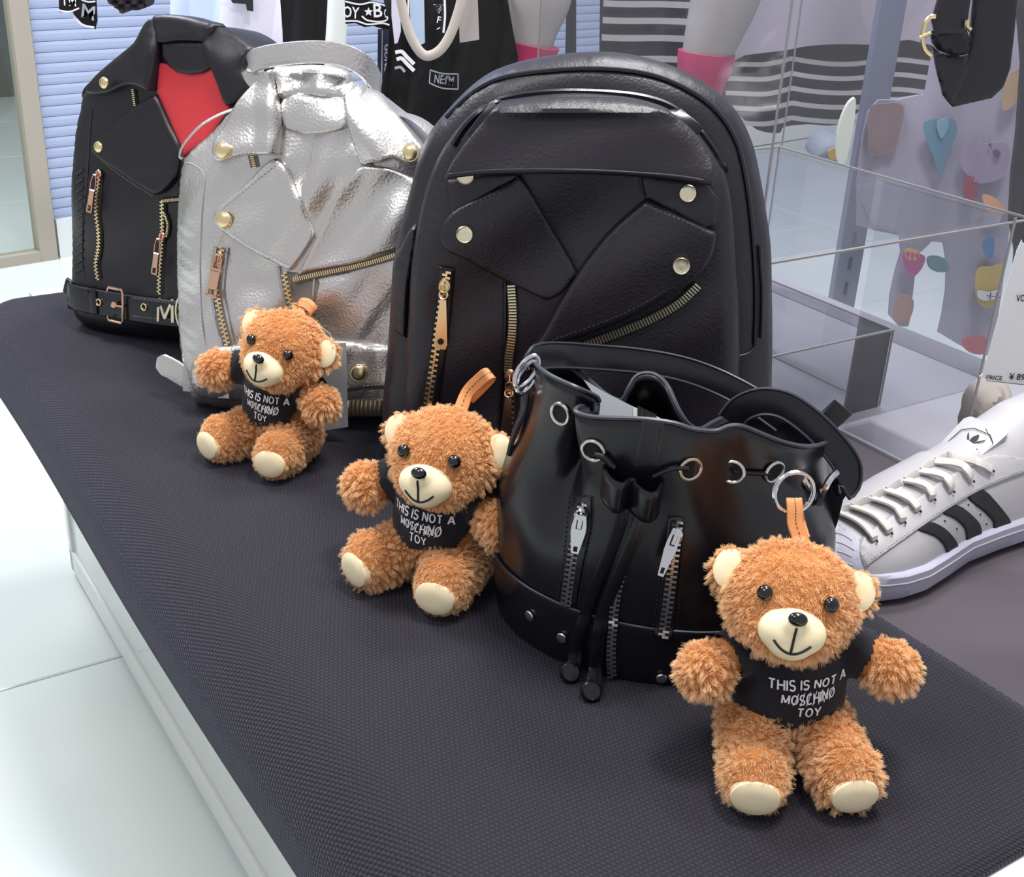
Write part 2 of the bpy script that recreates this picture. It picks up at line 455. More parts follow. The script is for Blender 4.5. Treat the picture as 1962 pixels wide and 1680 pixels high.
# beige-framed left mirror; room modelled behind clear glass stands in for its reflection
m = MB()
m.box(WP(-.030, .7, .0), (wd, wn, (0, 0, 1)), (.022, .02, .72)); m.box(WP(-1.0, .012, .0), (wd, wn, (0, 0, 1)), (.95, .02, .014))
struct('trim_1', m, M['frame'], smooth=False)
M['glass'] = None
def clear_mat(name, tint, refl=.06, edge=None, haze=0.0, hcol=(.8, .8, .85)):
    T = NT(name); t = T.t; t.nodes.remove(T.b); out = t.nodes['Material Output']
    tr = T.n('ShaderNodeBsdfTransparent'); tr.inputs[0].default_value = tint+(1,)
    gl = T.n('ShaderNodeBsdfGlossy'); gl.inputs['Roughness'].default_value = .03
    lw = T.n('ShaderNodeLayerWeight'); lw.inputs[0].default_value = .5
    pw = T.n('ShaderNodeMath', operation='POWER'); T.l(lw.outputs['Facing'], pw.inputs[0]); pw.inputs[1].default_value = 4.0
    fr = T.n('ShaderNodeMath', operation='MULTIPLY_ADD'); T.l(pw.outputs[0], fr.inputs[0]); fr.inputs[1].default_value = .45; fr.inputs[2].default_value = .025
    mx = T.n('ShaderNodeMixShader'); T.l(fr.outputs[0], mx.inputs[0]); T.l(tr.outputs[0], mx.inputs[1]); T.l(gl.outputs[0], mx.inputs[2])
    last = mx
    if haze:
        df = T.n('ShaderNodeBsdfDiffuse'); df.inputs[0].default_value = hcol+(1,)
        m2 = T.n('ShaderNodeMixShader'); m2.inputs[0].default_value = haze; T.l(last.outputs[0], m2.inputs[1]); T.l(df.outputs[0], m2.inputs[2]); last = m2
    T.l(last.outputs[0], out.inputs['Surface']); return T.m
M['glass'] = clear_mat('mirror_opening_glass', (.93, .96, .93))
m = MB(); m.box(WP(-1.0, .72, .0), (wd, wn, (0, 0, 1)), (.95, .003, .7)); struct('window_1', m, M['glass'], smooth=False)
M['far'] = mat('far_grey_wall', '9aa295', .5, var=.1, vscale=2)
M['fargrey'] = mat('far_cabinet_grey', '74766c', .4, var=.1, vscale=3)
m = MB(); m.box(WP(-2.4, 1.2, -2.9), (wd, wn, (0, 0, 1)), (2.6, .02, 1.4)); struct('wall_far', m, M['far'], smooth=False)  # added wall behind the mirror glass, in place of the reflected room
m = MB(); o0 = at_z(0, 222, 0)
c = thing('reflected_cabinet', o0, 'low grey cabinet seen through the glass at the far left', 'cabinet')
m.box(o0+V((-.55, .35, .22)), (wd, wn, (0, 0, 1)), (.75, .25, .22)); m.build('body', M['fargrey'], c, smooth=False)
m = MB(); m.box(o0+V((-.55, .35, .455)), (wd, wn, (0, 0, 1)), (.77, .27, .015)); m.build('top', M['far'], c, smooth=False)
# side wall on the right
M['wallgrey'] = mat('light_wall_right', 'c5c4d0', .6)
m = MB(); m.box(TS(-2.5, 3.9, 1.3), (DX, DY, (0, 0, 1)), (4.0, .03, 1.5)); struct('wall_right', m, M['wallgrey'], smooth=False)

# ------------------------------------------------------------------ plinth
ZT = .45
pl0 = TS(-.95, .5, 0)
pt = thing('display_plinth', pl0, 'long glossy white display plinth under the black cloth', 'plinth')
m = MB(); tbox(m, -1.575, -.25, .33, 1.24, .004, ZT-.034); m.build('body', M['white_trim'], pt, smooth=False)
m = MB(); tbox(m, -1.585, -.25, .300, 1.255, ZT-.034, ZT-.0045); m.build('top', M['white_trim'], pt, smooth=False)
M['whitepanel'] = mat('gloss_white_panel', 'cdd2ce', .12, spec=.6)
m = MB(); tbox(m, -1.598, -.86, .3185, .330, .048, .41); m.build('side_panel', M['whitepanel'], pt, smooth=False)
m = MB(); tbox(m, -.856, -.26, .3155, .330, .0, .41); m.build('side_panel', M['whitepanel'], pt, smooth=False)
m = MB(); tbox(m, -1.614, -.858, .3145, .330, .010, .045); m.build('bottom_rail', M['white_trim'], pt, smooth=False)
m = MB(); tbox(m, -1.614, -1.600, .3145, .330, .010, .41); m.build('end_stile', M['white_trim'], pt, smooth=False)
M['shadowgap'] = mat('grey_gap', '8c8c8c', .6)
m = MB(); tbox(m, -1.60, -.26, .325, .34, .001, .010); m.build('shadow_gap', M['shadowgap'], pt, smooth=False)

# ------------------------------------------------------------------ black woven cloth
def cloth_mat():
    T = NT('black_woven_cloth'); b = T.b
    uv = T.n('ShaderNodeUVMap'); sp = T.n('ShaderNodeSeparateXYZ'); T.l(uv.outputs[0], sp.inputs[0])
    def mt(op, a, b_=None):
        q = T.n('ShaderNodeMath', operation=op)
        for i, v in enumerate((a, b_)):
            if v is None: continue
            if isinstance(v, (int, float)): q.inputs[i].default_value = v
            else: T.l(v, q.inputs[i])
        return q.outputs[0]
    p = .0034
    u = mt('MULTIPLY', sp.outputs[0], 2*math.pi/p); v = mt('MULTIPLY', sp.outputs[1], 2*math.pi/p)
    su = mt('SINE', u); sv = mt('SINE', v)
    cu = mt('COSINE', mt('MULTIPLY', u, .5)); pr_ = mt('SINE', mt('ADD', v, mt('MULTIPLY', mt('SIGN', cu), math.pi/2)))
    hgt = mt('MULTIPLY', mt('ABSOLUTE', mt('COSINE', mt('MULTIPLY', u, .5))), mt('ADD', mt('MULTIPLY', pr_, .5), .5))
    nz = T.n('ShaderNodeTexNoise', i_Scale=900.0, i_Detail=2.0); T.l(uv.outputs[0], nz.inputs['Vector'])
    hh = mt('ADD', hgt, mt('MULTIPLY', nz.outputs['Fac'], .5))
    bp = T.n('ShaderNodeBump', i_Strength=.8, i_Distance=.0011); T.l(hh, bp.inputs['Height']); T.l(bp.outputs[0], b.inputs['Normal'])
    mx = T.n('ShaderNodeMix', data_type='RGBA'); T.l(hgt, mx.inputs['Factor'])
    mx.inputs['A'].default_value = H('0a080d'); mx.inputs['B'].default_value = H('221d2c')
    n2 = T.n('ShaderNodeTexNoise', i_Scale=260.0, i_Detail=3.0); T.l(uv.outputs[0], n2.inputs['Vector'])
    m2 = T.n('ShaderNodeMix', data_type='RGBA', blend_type='MULTIPLY'); m2.inputs['Factor'].default_value = .5
    cr = T.n('ShaderNodeValToRGB'); T.l(n2.outputs['Fac'], cr.inputs[0]); cr.color_ramp.elements[0].color = (.35, .3, .6, 1); cr.color_ramp.elements[1].color = (1.7, 1.35, 1.4, 1)
    cr.color_ramp.elements[0].position = .3; cr.color_ramp.elements[1].position = .7
    T.l(mx.outputs['Result'], m2.inputs['A']); T.l(cr.outputs[0], m2.inputs['B']); T.l(m2.outputs['Result'], b.inputs['Base Color'])
    b.inputs['Roughness'].default_value = .85; b.inputs['Sheen Weight'].default_value = .18; b.inputs['Sheen Roughness'].default_value = .4
    b.inputs['Sheen Tint'].default_value = (.45, .47, .75, 1)
    return T.m
M['cloth'] = cloth_mat()
rr = .058
def gfun(q):
    if q >= 0: return q, 0.0
    a = -q/rr
    if a < math.pi/2: return -rr*math.sin(a), -(rr-rr*math.cos(a))
    return -rr, -rr-(a-math.pi/2)*rr
S0, S1, T0, T1 = -1.600, -.288, .2235, .695
qs = list(np.linspace(-.118, 0, 15))+list(np.linspace(.02, S1-S0-rr, 66)); qt = list(np.linspace(-.118, 0, 15))+list(np.linspace(.02, T1-T0-rr, 30))
bm = bmesh.new(); grid = []; uvs = {}
for a in qs:
    row = []
    for b_ in qt:
        ga, za = gfun(a); gb, zb = gfun(b_)
        z = -min(-(za+zb), .0865) if a < 0 or b_ < 0 else 0
        wob = .0025*math.sin(a*7.0)*(1 if b_ < .05 else 0)
        edge = .004*math.sin(a*11+1) if b_ > T1-T0-rr-.03 else 0
        p = TS(S0+rr+ga, T0+rr+gb+wob+edge*.6, ZT+z); vv = bm.verts.new(p); uvs[vv] = (a, b_); row.append(vv)
    grid.append(row)
uvl = bm.loops.layers.uv.new('UVMap')
for i in range(len(qs)-1):
    for j in range(len(qt)-1):
        f = bm.faces.new((grid[i][j], grid[i+1][j], grid[i+1][j+1], grid[i][j+1]))
        for lp in f.loops: lp[uvl].uv = uvs[lp.vert]
tc = bm_obj('table_cloth', bm, M['cloth'], loc=TS(-.95, .45, ZT), angle=0)
sd = tc.modifiers.new('thick', 'SOLIDIFY'); sd.thickness = .0035; sd.offset = -1
if tc.data.polygons[200].normal.z < 0: sd.offset = 1
tag(tc, 'black woven textured cloth draped over the white display plinth', 'cloth')

# grey mat on the plinth top to the right
M['greymat'] = mat('grey_felt_mat', '4b444b', .9, bump=1, bscale=500, bstr=.4, var=.18, vscale=9)
m = MB(); tbox(m, -1.575, -.27, .66, 1.25, ZT-.0043, ZT-.0030)
mm = m.build('grey_mat', M['greymat'], None, smooth=False, loc=TS(-.9, .95, ZT-.0043)); tag(mm, 'grey felt mat on the plinth beneath the sneaker and clear boxes', 'mat')

M['paleboard'] = mat('pale_grey_board', '9b99a1', .5, var=.10, vscale=6)
m = MB(); tbox(m, -1.572, -.34, .931, 1.248, ZT-.0029, ZT+.0002)
mm = m.build('grey_board', M['paleboard'], None, smooth=False, loc=TS(-.9, 1.09, ZT-.0029)); tag(mm, 'pale grey board on the plinth beneath the clear boxes, beyond the grey mat', 'board')
# ================================================================== bags
def ptag(o, label): o['label'] = label; return o
def qn(x): return math.sin(x)

# ------------------------------------------------------------------ 1. black jacket backpack with red lining (far left)
def red_bag():
    p0 = at_z(240, 640)
    pl = Plane(p0, 26, 7)
    root = thing('jacket_backpack', p0, 'small black leather jacket-shaped backpack with a red lining, farthest left on the cloth', 'backpack', 'backpacks on the black cloth')
    out = sm([(170, 625), (150, 600), (144, 560), (143, 470), (144, 380), (146, 310), (151, 250), (162, 200), (166, 180), (185, 155), (220, 122), (262, 96), (286, 66), (318, 48), (402, 50), (440, 58), (478, 84), (492, 110), (497, 160), (505, 250), (505, 400), (480, 560), (440, 640), (400, 655), (345, 652), (260, 645), (200, 638)], True, 4)
    def ex(x, y): return .004*qn((y-300)/38+qn(x/50))*(1 if y > 330 else .3)
    body = puff(pl, out, .022, 60, .070, 'body', M['leather'], root, step=8, extra=ex)
    bv = bvh_of(body)
    kw = dict(h0=.02)
    # seams, side panel ribs
    seam(pl, bv, [(176, 210), (172, 260), (168, 330), (160, 420), (158, 500), (162, 540)], root, M['thread'], .0002, .0009)
    m = MB()
    for i in range(12):
        y = 330+i*17; P = on(pl, bv, [(147, y+4), (153, y), (160, y-5)], .0004, k=3); m.tube(P, .0016, 5)
    m.build('quilting', M['leather'], root)['kind'] = 'stuff'
    lin = panel(pl, bv, [(306, 120), (330, 125), (380, 138), (420, 125), (428, 165), (443, 210), (400, 270), (352, 300), (330, 240), (303, 176)], 'lining', M['red'], root, .0008, .003, 14, 8, h0=.02)
    std = panel(pl, bv, [(316, 80), (360, 78), (404, 80), (410, 110), (412, 130), (395, 140), (370, 143), (345, 138), (328, 124), (318, 110)], 'collar_stand', M['leather'], root, .004, .004, 10, 8, h0=.02)
    stitch(pl, bv, [[(330, 88), (400, 88)]], root, M['thread'], .009, h0=.02)
    # collar wings
    cl = panel(pl, bv, sm([(310, 34), (290, 52), (268, 82), (232, 112), (205, 135), (188, 152), (176, 172), (186, 180), (205, 180), (225, 176), (245, 166), (268, 163), (302, 174), (302, 174), (306, 150), (312, 110), (320, 66), (318, 50)], True, 3), 'collar', M['leather'], root, .007, .005, 10, 7, h0=.012, extra=lambda x, y: .006*max(0, 1-abs(x-300)/30), smooth=30)
    cr = panel(pl, bv, sm([(398, 78), (402, 52), (420, 48), (450, 62), (474, 78), (492, 98), (480, 120), (484, 140), (496, 160), (470, 190), (444, 202), (428, 165), (414, 130), (404, 105)], True, 3), 'collar', M['leather'], root, .007, .005, 10, 7, h0=.012, smooth=30)
    ct = panel(pl, bv, sm([(306, 36), (320, 29), (345, 29), (375, 33), (400, 40), (425, 50), (408, 82), (404, 82), (360, 80), (318, 84), (312, 66)], True, 3), 'collar_fold', M['leather'], root, .008, .008, 12, 7, h0=.012, smooth=30)
    lb = bvh_of(body, cl, cr, lin)
    z, P, T, S = zipper(pl, bv, [(257, 172), (262, 208)], root, M['gold'], M['tape'], .001, .007, .0022, .002, one=True, h0=.02)
    ll = panel(pl, bv, sm([(303, 182), (303, 182), (262, 205), (225, 240), (190, 272), (184, 286), (196, 302), (232, 326), (270, 352), (305, 373), (305, 373), (322, 366), (345, 338), (352, 305), (350, 275), (332, 240), (312, 195)], True, 3), 'lapel', M['leather'], root, .004, .005, 8, 7, h0=.02)
    lr = panel(pl, bv, sm([(352, 300), (352, 300), (400, 268), (440, 215), (470, 200), (495, 260), (490, 370), (345, 372), (345, 372), (348, 340)], True, 3), 'lapel', M['leather'], root, .002, .005, 8, 7, h0=.02)
    stitch(pl, bv, [[(200, 306), (232, 331), (270, 357), (303, 377)], [(296, 168), (268, 159), (243, 162), (215, 174)]], root, M['silver_thread'], .0055, .0034, .0004, h0=.02)
    # epaulette
    m = MB(); sd = pl.n
    m.strip([pl.pt(x, y, -.004) for x, y in sm([(170, 190), (163, 182), (170, 165), (200, 138), (235, 108), (262, 92)], k=4)], -(pl.n*.8+pl.u*.3), .016, .002); m.build('epaulette', M['leather'], root)
    for x, y in ((211, 159), (200, 281)): ptag(stud(pl, lb, x, y, .0062, root, M['gold'], .008, h0=.02), 'round gold snap')
    # zips
    z, P, T, S = zipper(pl, bv, [(193, 330), (187, 405), (191, 440), (191, 475), (186, 505), (190, 536)], root, M['gold'], M['tape'], .001, .010, .0028, .0021, h0=.02)
    slider(P[1], T[1], pl, z, M['rosegold'], .9)
    def pull(z, pts, wpx, mt, hole=True, lift=.010):
        a = hit(bv, *pts[0], pl, .02)[0]+pl.n*lift; b = hit(bv, *pts[1], pl, .02)[0]+pl.n*lift
        d = (b-a).normalized(); s = d.cross(pl.n).normalized(); L = (b-a).length; wv = wpx
        m = MB(); q = a+d*L*.18
        for sg in (-1, 1):
            m.tube([a+s*sg*wv*.35, q+s*sg*wv*.8, a+d*L*.42+s*sg*wv*.8], .0008, 5)
        m.tube([a-s*wv*.4, a+s*wv*.4], .0008, 5); m.tube([a+d*L*.42-s*wv*.8, a+d*L*.42+s*wv*.8], .0012, 5)
        c = a+d*L*.62; m.box(c, (d, s, pl.n), (L*.19, wv*.78, .0012))
        e = a+d*L*.90
        for sg in (-1, 1): m.box(e+s*sg*wv*.72, (d, s, pl.n), (L*.10, wv*.20, .0012))
        m.box(a+d*L*.985, (d, s, pl.n), (L*.022, wv*.92, .0012)); m.build('zip_pull', mt, z)
    pull(z, [(194, 334), (184, 405)], .0045, M['rosegold'])
    z, P, T, S = zipper(pl, bv, [(313, 384), (313, 420), (313, 450), (308, 525), (307, 562)], root, M['gold'], M['tape'], .001, .010, .0028, .0021, h0=.02)
    slider(hit(bv, 315, 452, pl, .02)[0]+pl.n*.002, T[5], pl, z, M['rosegold'], .9); pull(z, [(315, 456), (308, 523)], .0045, M['rosegold'])
    zipper(pl, bv, [(314, 385), (330, 383), (360, 381), (420, 378)], root, M['gold'], M['tape'], .0015, .007, .0022, .0019, one=True, h0=.02)
    zipper(pl, bv, [(318, 408), (325, 430), (322, 452)], root, M['gold'], M['tape'], .0018, .005, .002, .0019, one=True, h0=.02)
    # belt
    bp = [(136, 572), (139, 552), (165, 558), (200, 565), (253, 574), (300, 581), (344, 586), (420, 594), (470, 596)]
    bp = [(x, y+14) for x, y in bp]
    P = on(pl, bv, bp[1:], .004, step=.01, h0=.012)
    m = MB(); P = [P[0]-pl.n*.03+pl.u*.004, P[0]-pl.n*.012-pl.u*.006]+P; m.strip(P, -pl.v, .030, .003)
    belt = m.build('belt', M['leather_smooth'], root); bb = bvh_of(body, belt)
    stitch(pl, bb, [[(255, 570), (300, 577), (345, 582)], [(255, 605), (300, 610), (345, 613)]], root, M['silver_thread'], .0006, .0035, .0003, h0=.02)
    m = MB(); m.strip(on(pl, bb, [(178, 548), (180, 572), (182, 600)], .002, h0=.02), pl.u, .010, .003); m.build('belt_loop', M['leather_smooth'], root)
    m = MB(); m.strip([pl.pt(x, y, -.03) for x, y in ((150, 560), (137, 552), (127, 545))], pl.v, .020, .003); m.build('belt_tip', M['leather_smooth'], root)
    c = hit(bb, 226, 584, pl, .02)[0]+pl.n*.004
    m = MB(); ww, hh = .0115, .0195
    m.tube([c+pl.u*x*ww+pl.v*y*hh for x, y in ((-1, .75), (-.85, 1), (.8, 1), (1, .8), (1, -.8), (.8, -1), (-.85, -1), (-1, -.75))], .0017, 8)
    m.tube([c+pl.u*ww, c+pl.n*.002, c-pl.u*ww*.3], .0016, 8); m.lathe(c-pl.u*.001+pl.n*.001, pl.n, [(.0042, -.002), (.0045, .001), (.003, .002), (.0001, .0024)], 14)
    ptag(m.build('buckle', M['rosegold'], root), 'rose gold buckle')
    for x, y in ((190, 579), (277, 588)):
        q, _ = hit(bb, x, y, pl, .02); m = MB(); m.tube([q+pl.n*.001+(pl.u*math.cos(t)+pl.v*math.sin(t))*.0036 for t in np.linspace(0, 2*math.pi, 14)[:-1]], .0012, 6, closed=True); m.build('eyelet', M['gold'], root)
        m = MB(); m.lathe(q+pl.n*.0004, pl.n, [(.003, 0), (.003, .0004), (.0001, .0004)], 10); m.build('belt_hole', M['hole'], root)
    # metal letters
    def bar(a, b, wd=.0016):
        A, B = hit(bb, *a, pl, .02)[0], hit(bb, *b, pl, .02)[0]; d = (B-A); m.box((A+B)/2+pl.n*.003, (d, d.cross(pl.n), pl.n), (d.length/2+wd*.5, wd, .0018))
    m = MB(); bar((309, 572), (308, 613)); bar((309, 572), (320, 608)); bar((335, 574), (321, 608)); bar((335, 574), (336, 615), .002); ptag(m.build('metal_letter', M['brass'], root), 'pale gold letter M')
    c = hit(bb, 352, 596, pl, .02)[0]+pl.n*.003; m = MB(); m.tube([c+pl.u*.008*math.cos(t)+pl.v*.017*math.sin(t) for t in np.linspace(0, 2*math.pi, 20)[:-1]], .0018, 6, closed=True); ptag(m.build('metal_letter', M['brass'], root), 'pale gold letter O')
    return pull
red_bag()

# ------------------------------------------------------------------ 2. silver jacket backpack
def silver_bag():
    p0 = at_z(550, 792); pl = Plane(p0, 8, 9); S = M['silver']
    root = thing('jacket_backpack', p0, 'metallic silver leather jacket-shaped backpack with gold snaps, second from left', 'backpack', 'backpacks on the black cloth')
    out = sm([(352, 690), (346, 640), (343, 580), (342, 500), (343, 420), (347, 350), (354, 310), (370, 285), (410, 250), (450, 205), (490, 160), (530, 150), (620, 150), (690, 170), (740, 205), (790, 245), (822, 285), (830, 350), (832, 500), (825, 640), (800, 760), (780, 792), (700, 800), (600, 800), (500, 792), (420, 780), (375, 768), (365, 735)], True, 4)
    fold = [(560, 420, 120, -.9, .005), (650, 350, 90, .8, .005), (700, 560, 110, .35, .005), (440, 560, 60, 1.3, .004)]
    def ex(x, y):
        e = .0022*qn(x/31+1.4*qn(y/57))+.0018*qn(y/43+x/90)+.0012*qn((x+y)/17+qn(x/23))
        if x < 392 and y > 380: e += .0005*qn((y-x*.5)/4.2)
        return e
    body = puff(pl, out, .030, 85, .075, 'body', S, root, step=6.5, extra=ex); bv = bvh_of(body); h = .03
    seam(pl, bv, [(394, 345), (390, 380), (386, 440), (384, 520), (387, 600), (393, 650), (403, 690)], root, M['silver_thread'], -.0002, .0009, h0=h)
    seam(pl, bv, [(356, 312), (372, 316), (388, 330), (394, 350)], root, M['silver_thread'], -.0002, .0009, h0=h)
    # handle
    pts = [(540, 155, -.02), (500, 158, -.022), (481, 128, -.020), (500, 112, -.012), (560, 102, -.004), (620, 100, -.002), (665, 108, -.006), (700, 130, -.014), (722, 168, -.03), (720, 200, -.045)]
    P = [pl.pt(x, y, hh) for x, y, hh in sm(pts, k=5)]
    sdv = [(-pl.v*.95+pl.n*.3) if 6 < i < 42 else (-pl.v*.8-pl.u*.3) for i in range(len(P))]
    m = MB(); m.strip(P, [-pl.v]*len(P), .021, .003); hd = m.build('handle', S, root)
    hb = bvh_of(hd); stitch(pl, hb, [[(500, 124), (560, 117), (620, 116), (670, 124)]], root, M['silver_thread'], .0008, .0035, .0004)
    # lining, neck
    pn = panel(pl, bv, sm([(545, 150), (600, 140), (668, 152), (672, 210), (690, 290), (720, 320), (690, 360), (640, 420), (606, 460), (578, 385), (552, 325), (540, 300), (544, 240)], True, 3), 'neck_panel', S, root, .001, .003, 14, 8, h0=h, extra=lambda x, y: -.004*max(0, 1-abs(y-240)/60)+.002*qn(x/14+y/40))
    ns = panel(pl, bv, sm([(545, 186), (600, 182), (668, 190), (668, 240), (640, 253), (600, 258), (565, 252), (546, 240)], True, 3), 'collar_stand', S, root, .003, .004, 8, 7, h0=h)
    nt = panel(pl, bv, sm([(530, 132), (560, 126), (620, 125), (668, 140), (676, 170), (668, 192), (600, 185), (545, 190), (536, 165)], True, 3), 'collar_fold', S, root, .004, .010, 20, 7, h0=.012, extra=lambda x, y: .003*qn(x/16), smooth=30)
    cl = panel(pl, bv, sm([(532, 134), (515, 140), (492, 160), (470, 185), (452, 212), (436, 240), (420, 266), (415, 290), (422, 306), (434, 310), (455, 303), (480, 297), (510, 296), (540, 296), (540, 296), (543, 260), (544, 220), (538, 180), (533, 150)], True, 3), 'collar', S, root, .008, .006, 9, 6, h0=.02, extra=lambda x, y: .006*max(0, 1-abs(x-528)/30)+.0015*qn(y/14), smooth=30)
    cr = panel(pl, bv, sm([(672, 158), (700, 166), (730, 180), (757, 212), (780, 240), (800, 265), (815, 284), (815, 304), (802, 316), (786, 318), (768, 308), (757, 303), (740, 309), (720, 311), (696, 316), (688, 298), (680, 275), (670, 240), (668, 205)], True, 3), 'collar', S, root, .008, .006, 9, 6, h0=.02, extra=lambda x, y: .004*qn((x-y*.6)/17), smooth=30)
    z, P, T, SS = zipper(pl, bv, [(484, 296), (490, 322)], root, M['gold'], M['tape_silver'], .0015, .009, .0024, .002, one=True, h0=h)
    rc = panel(pl, bv, [(546, 520), (600, 525), (612, 540), (600, 600), (570, 600), (556, 560)], 'gusset', M['tape_silver'], root, .0004, .001, 8, 8, h0=h)
    ll = panel(pl, bv, sm([(532, 303), (532, 303), (514, 312), (478, 348), (440, 382), (419, 400), (414, 416), (422, 434), (445, 453), (500, 487), (560, 517), (560, 517), (585, 485), (603, 455), (603, 436), (590, 405), (572, 365), (552, 322)], True, 3), 'lapel', S, root, .004, .005, 7, 6, h0=h)
    lr = panel(pl, bv, sm([(697, 317), (697, 317), (680, 335), (657, 363), (640, 395), (621, 435), (606, 465), (588, 498), (573, 527), (573, 527), (600, 518), (640, 510), (690, 500), (757, 480), (800, 462), (812, 400), (806, 350), (760, 325), (728, 318)], True, 3), 'lapel', S, root, .006, .006, 7, 6, h0=h, extra=lambda x, y: .0025*qn((x+y)/26))
    lb = bvh_of(body, ll, lr, cl, cr)
    stitch(pl, lb, [[(560, 511), (500, 481), (447, 448)], [(578, 518), (640, 503), (690, 493), (757, 473)], [(428, 303), (455, 297), (480, 291), (535, 290)], [(534, 312), (480, 356), (424, 402)], [(700, 309), (757, 296), (785, 311)]], root, M['silver_thread'], .0004, .004, .00035, h0=h)
    for x, y in ((429, 288), (432, 422), (787, 293)): ptag(stud(pl, lb, x, y, .0082, root, M['gold'], .0015, h0=h), 'domed gold snap')
    # zips
    zipper(pl, bv, [(566, 534), (600, 526), (640, 518), (700, 505), (757, 488), (800, 474)], root, M['gold'], M['tape_silver'], .0035, .008, .003, .0022, one=True, h0=h)
    zipper(pl, bv, [(546, 522), (550, 545), (557, 575), (568, 600), (578, 640)], root, M['gold'], M['tape_silver'], .002, .010, .0032, .0022, h0=h)
    seam(pl, bv, [(534, 510), (541, 550), (551, 600), (556, 640)], root, M['silver_smooth'], .001, .002, 'piping', h0=h)
    seam(pl, bv, [(603, 532), (600, 570), (596, 600), (592, 640)], root, M['silver_smooth'], .001, .0018, 'piping', h0=h)
    z, P, T, SS = zipper(pl, bv, [(426, 478), (420, 520), (418, 560), (424, 600), (436, 650), (446, 700)], root, M['gold'], M['tape_silver'], .0022, .014, .0032, .0022, h0=h)
    m = MB()
    for off in (-11, 11): m.tube(on(pl, bv, [(426+off, 474), (420+off, 520), (418+off, 560), (424+off, 600), (436+off, 650), (446+off, 700)], .0015, step=.006, h0=h), .0018, 6)
    m.build('pocket_welt', M['silver_smooth'], root)
    slider(P[4], T[4], pl, z, M['rosegold'], 1.0)
    a = hit(bv, 425, 486, pl, h)[0]+pl.n*.009; b = hit(bv, 412, 564, pl, h)[0]+pl.n*.010; d = (b-a).normalized(); s = d.cross(pl.n); L = (b-a).length
    m = MB()
    m.tube([a-s*.002, a+d*L*.1-s*.0042, a+d*L*.35-s*.0042], .0011, 6); m.tube([a+s*.002, a+d*L*.1+s*.0042, a+d*L*.35+s*.0042], .0011, 6); m.tube([a-s*.0025, a+s*.0025], .0012, 6)
    m.box(a+d*L*.36, (d, s, pl.n), (.0015, .0055, .0014)); m.box(a+d*L*.60, (d, s, pl.n), (L*.23, .0048, .0014))
    for sg in (-1, 1): m.box(a+d*L*.9+s*sg*.0042, (d, s, pl.n), (L*.08, .0013, .0014))
    m.box(a+d*L*.99, (d, s, pl.n), (.0016, .0056, .0014)); m.build('zip_pull', M['rosegold'], z)
    # shoulder loops
    for pts, nm in (([(452, 210), (420, 222), (385, 243), (355, 276), (347, 296), (356, 306)], 0), ([(758, 214), (790, 224), (815, 240), (835, 262), (835, 285)], 1)):
        m = MB(); P = [pl.pt(x, y, -.006) for x, y in sm(pts, k=4)]
        m.strip(P, -(pl.n*.9+pl.u*(.35 if nm == 0 else -.35)), .024, .002); m.build('epaulette', S, root)
    # hem band, belt, snap, base
    hm = panel(pl, bv, sm([(375, 690), (420, 664), (500, 658), (600, 655), (640, 652), (742, 660), (820, 665), (822, 742), (740, 742), (640, 752), (560, 760), (480, 766), (400, 760), (372, 738)], True, 3), 'hem_band', S, root, .003, .008, 18, 8, h0=.02, extra=lambda x, y: .002*qn(x/19))
    hb = bvh_of(body, hm); stitch(pl, hb, [[(650, 672), (740, 675)], [(650, 742), (740, 736)]], root, M['silver_thread'], .0006, .004, .0004, h0=h)
    ptag(stud(pl, hb, 688, 713, .0088, root, M['gold'], .001, h0=h), 'domed gold snap')
    m = MB(); m.strip([pl.pt(x, y, hh) for x, y, hh in sm([(303, 694, .0), (330, 706, .006), (360, 724, .012), (400, 738, .03), (440, 742, .034)], k=4)], -pl.v, [.012, .018]+[.024]*15, .0025); m.build('belt', S, root)
    m = MB(); m.strip([pl.pt(x, y, .016) for x, y in ((364, 695), (361, 722), (362, 750))], pl.u, .013, .003); m.build('belt_loop', M['silver_smooth'], root)
    m = MB()
    for i in range(8):
        x = 672+i*8.5; p = hit(hb, x, 782, pl, .02)[0]+pl.n*.004; m.tube([p+pl.v*.009, p+pl.n*.003, p-pl.v*.006], .0022, 6)
    ptag(m.build('hem_zip', M['brass'], root), 'coarse pale gold zip under the hem')['kind'] = 'stuff'
silver_bag()

